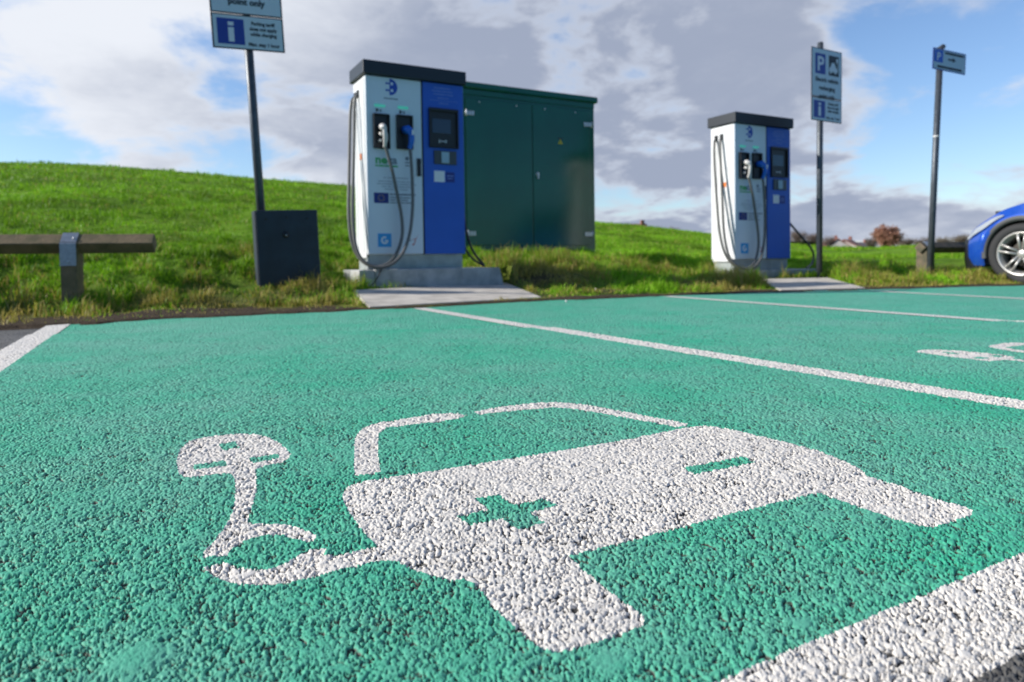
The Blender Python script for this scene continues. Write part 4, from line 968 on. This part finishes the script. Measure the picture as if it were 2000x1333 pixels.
def mrg(v, a, b, c=0., d=1., smooth=True):
    r = N.new('ShaderNodeMapRange'); L.new(v, r.inputs['Value'])
    if smooth: r.interpolation_type = 'SMOOTHSTEP'
    for k, x in zip(('From Min', 'From Max', 'To Min', 'To Max'), (a, b, c, d)): r.inputs[k].default_value = x
    return r.outputs['Result']
den = mth('ADD', mth('MAXIMUM', sp.outputs['Z'], 0), .26)
cmb = N.new('ShaderNodeCombineXYZ'); L.new(mth('DIVIDE', sp.outputs['X'], den), cmb.inputs[0]); L.new(mth('DIVIDE', sp.outputs['Y'], den), cmb.inputs[1])
def wn(sc, det, rough, off, dist=0.):
    v = N.new('ShaderNodeVectorMath'); v.operation = 'ADD'; L.new(cmb.outputs[0], v.inputs[0]); v.inputs[1].default_value = off
    n = N.new('ShaderNodeTexNoise'); n.inputs['Scale'].default_value = sc; n.inputs['Detail'].default_value = det; n.inputs['Roughness'].default_value = rough; n.inputs['Distortion'].default_value = dist
    L.new(v.outputs[0], n.inputs['Vector']); return n.outputs['Fac']
def blob(px, py, rad, k, sy=1.):
    d = ray(px, py).normalized(); dt = N.new('ShaderNodeVectorMath'); dt.operation = 'SUBTRACT'; L.new(DIR, dt.inputs[0]); dt.inputs[1].default_value = d
    ml = N.new('ShaderNodeVectorMath'); ml.operation = 'MULTIPLY'; L.new(dt.outputs[0], ml.inputs[0]); ml.inputs[1].default_value = (1, 1, sy)
    ln_ = N.new('ShaderNodeVectorMath'); ln_.operation = 'LENGTH'; L.new(ml.outputs[0], ln_.inputs[0])
    return mrg(ln_.outputs['Value'], 0, rad, k, 0.)
def total(lst):
    o = lst[0]
    for x in lst[1:]: o = mth('ADD', o, x)
    return o
n1 = mth('ADD', mth('MULTIPLY', mth('SUBTRACT', wn(2.3, 12, .57, (3.1, 1.7, .3), .25), .5), 2.1), .5)
bias = total([blob(350, 70, .09, -.28, 1.3), blob(430, 175, .08, -.10, 1.5), blob(270, 0, .12, -.16), blob(40, 225, .13, -.17, 2), blob(160, 290, .10, -.12, 3), blob(90, 100, .2, .10), blob(1850, 220, .40, -.17), blob(1900, 20, .3, -.10), blob(1620, 330, .13, .12, 2.5), blob(1250, 395, .12, -.34, 3.5), blob(1600, 60, .22, .20),
              blob(1000, 180, .55, .26), blob(1120, 90, .16, .10), blob(450, 80, .07, -.10), blob(650, 200, .35, .18), blob(1330, 280, .26, .17), blob(1990, 180, .085, .34, 1.8), blob(1760, 425, .30, .34, 4.), blob(1950, 400, .2, .2, 4), blob(1600, 440, .2, .2, 5), blob(300, 380, .25, .12, 3), blob(150, 130, .26, .10), blob(1460, 170, .22, .16, 1.5), blob(1400, 280, .2, .06)])
back = mrg(sp.outputs['Y'], -.15, .35, -.32, 0.)
dens = mth('ADD', mth('ADD', n1, bias), back)
cov = mrg(dens, .36, .72)
n2 = wn(.95, 8, .55, (9.3, 4.2, 1.1), .2); n3 = wn(3.4, 9, .62, (1.3, 7.2, 5.1), .2)
dark = total([blob(1250, 230, .5, .12), blob(1000, 200, .6, .12), mth('MULTIPLY', n2, 1.3), mth('MULTIPLY', n3, .65),  blob(1350, 130, .45, .24), blob(1200, 330, .38, .20, 2), blob(420, 255, .20, .22, 1.6), blob(620, 130, .3, .10), blob(1800, 420, .35, .22, 3), blob(900, 60, .35, .10), blob(100, 60, .5, -.20), blob(650, 150, .12, -.05), blob(1750, 300, .5, .10)])
dk = mrg(dark, .62, 1.42)
thin = mrg(dens, .56, .80)
dk = mth('MULTIPLY', dk, mth('ADD', mth('MULTIPLY', thin, .55), .45))
cc = N.new('ShaderNodeMix'); cc.data_type = 'RGBA'; L.new(dk, cc.inputs['Factor'])
def rad(c): return tuple(x/STR for x in c)+(1,)
cc.inputs['A'].default_value = rad((.72, .75, .81)); cc.inputs['B'].default_value = rad((.30, .345, .455))
hc = N.new('ShaderNodeMix'); hc.data_type = 'RGBA'; L.new(mrg(sp.outputs['Y'], -.1, .55), hc.inputs['Factor']); hc.inputs['A'].default_value = (.42, .62, .85, 1); hc.inputs['B'].default_value = (1.12, 1.22, 1.38, 1)
hs = N.new('ShaderNodeMix'); hs.data_type = 'RGBA'; hs.blend_type = 'MULTIPLY'; hs.inputs['Factor'].default_value = 1; L.new(sky.outputs[0], hs.inputs['A']); L.new(hc.outputs['Result'], hs.inputs['B'])
mx = N.new('ShaderNodeMix'); mx.data_type = 'RGBA'; L.new(cov, mx.inputs['Factor']); L.new(hs.outputs['Result'], mx.inputs['A']); L.new(cc.outputs['Result'], mx.inputs['B'])
L.new(mx.outputs['Result'], bg.inputs['Color'])
w.cycles.sampling_method = 'MANUAL'; w.cycles.sample_map_resolution = 512

vs = S.view_settings; vs.view_transform = 'Standard'; vs.look = 'None'; vs.gamma = 1; vs.exposure = .24
S.cycles.use_denoising = True; S.cycles.max_bounces = 6; S.cycles.transparent_max_bounces = 4
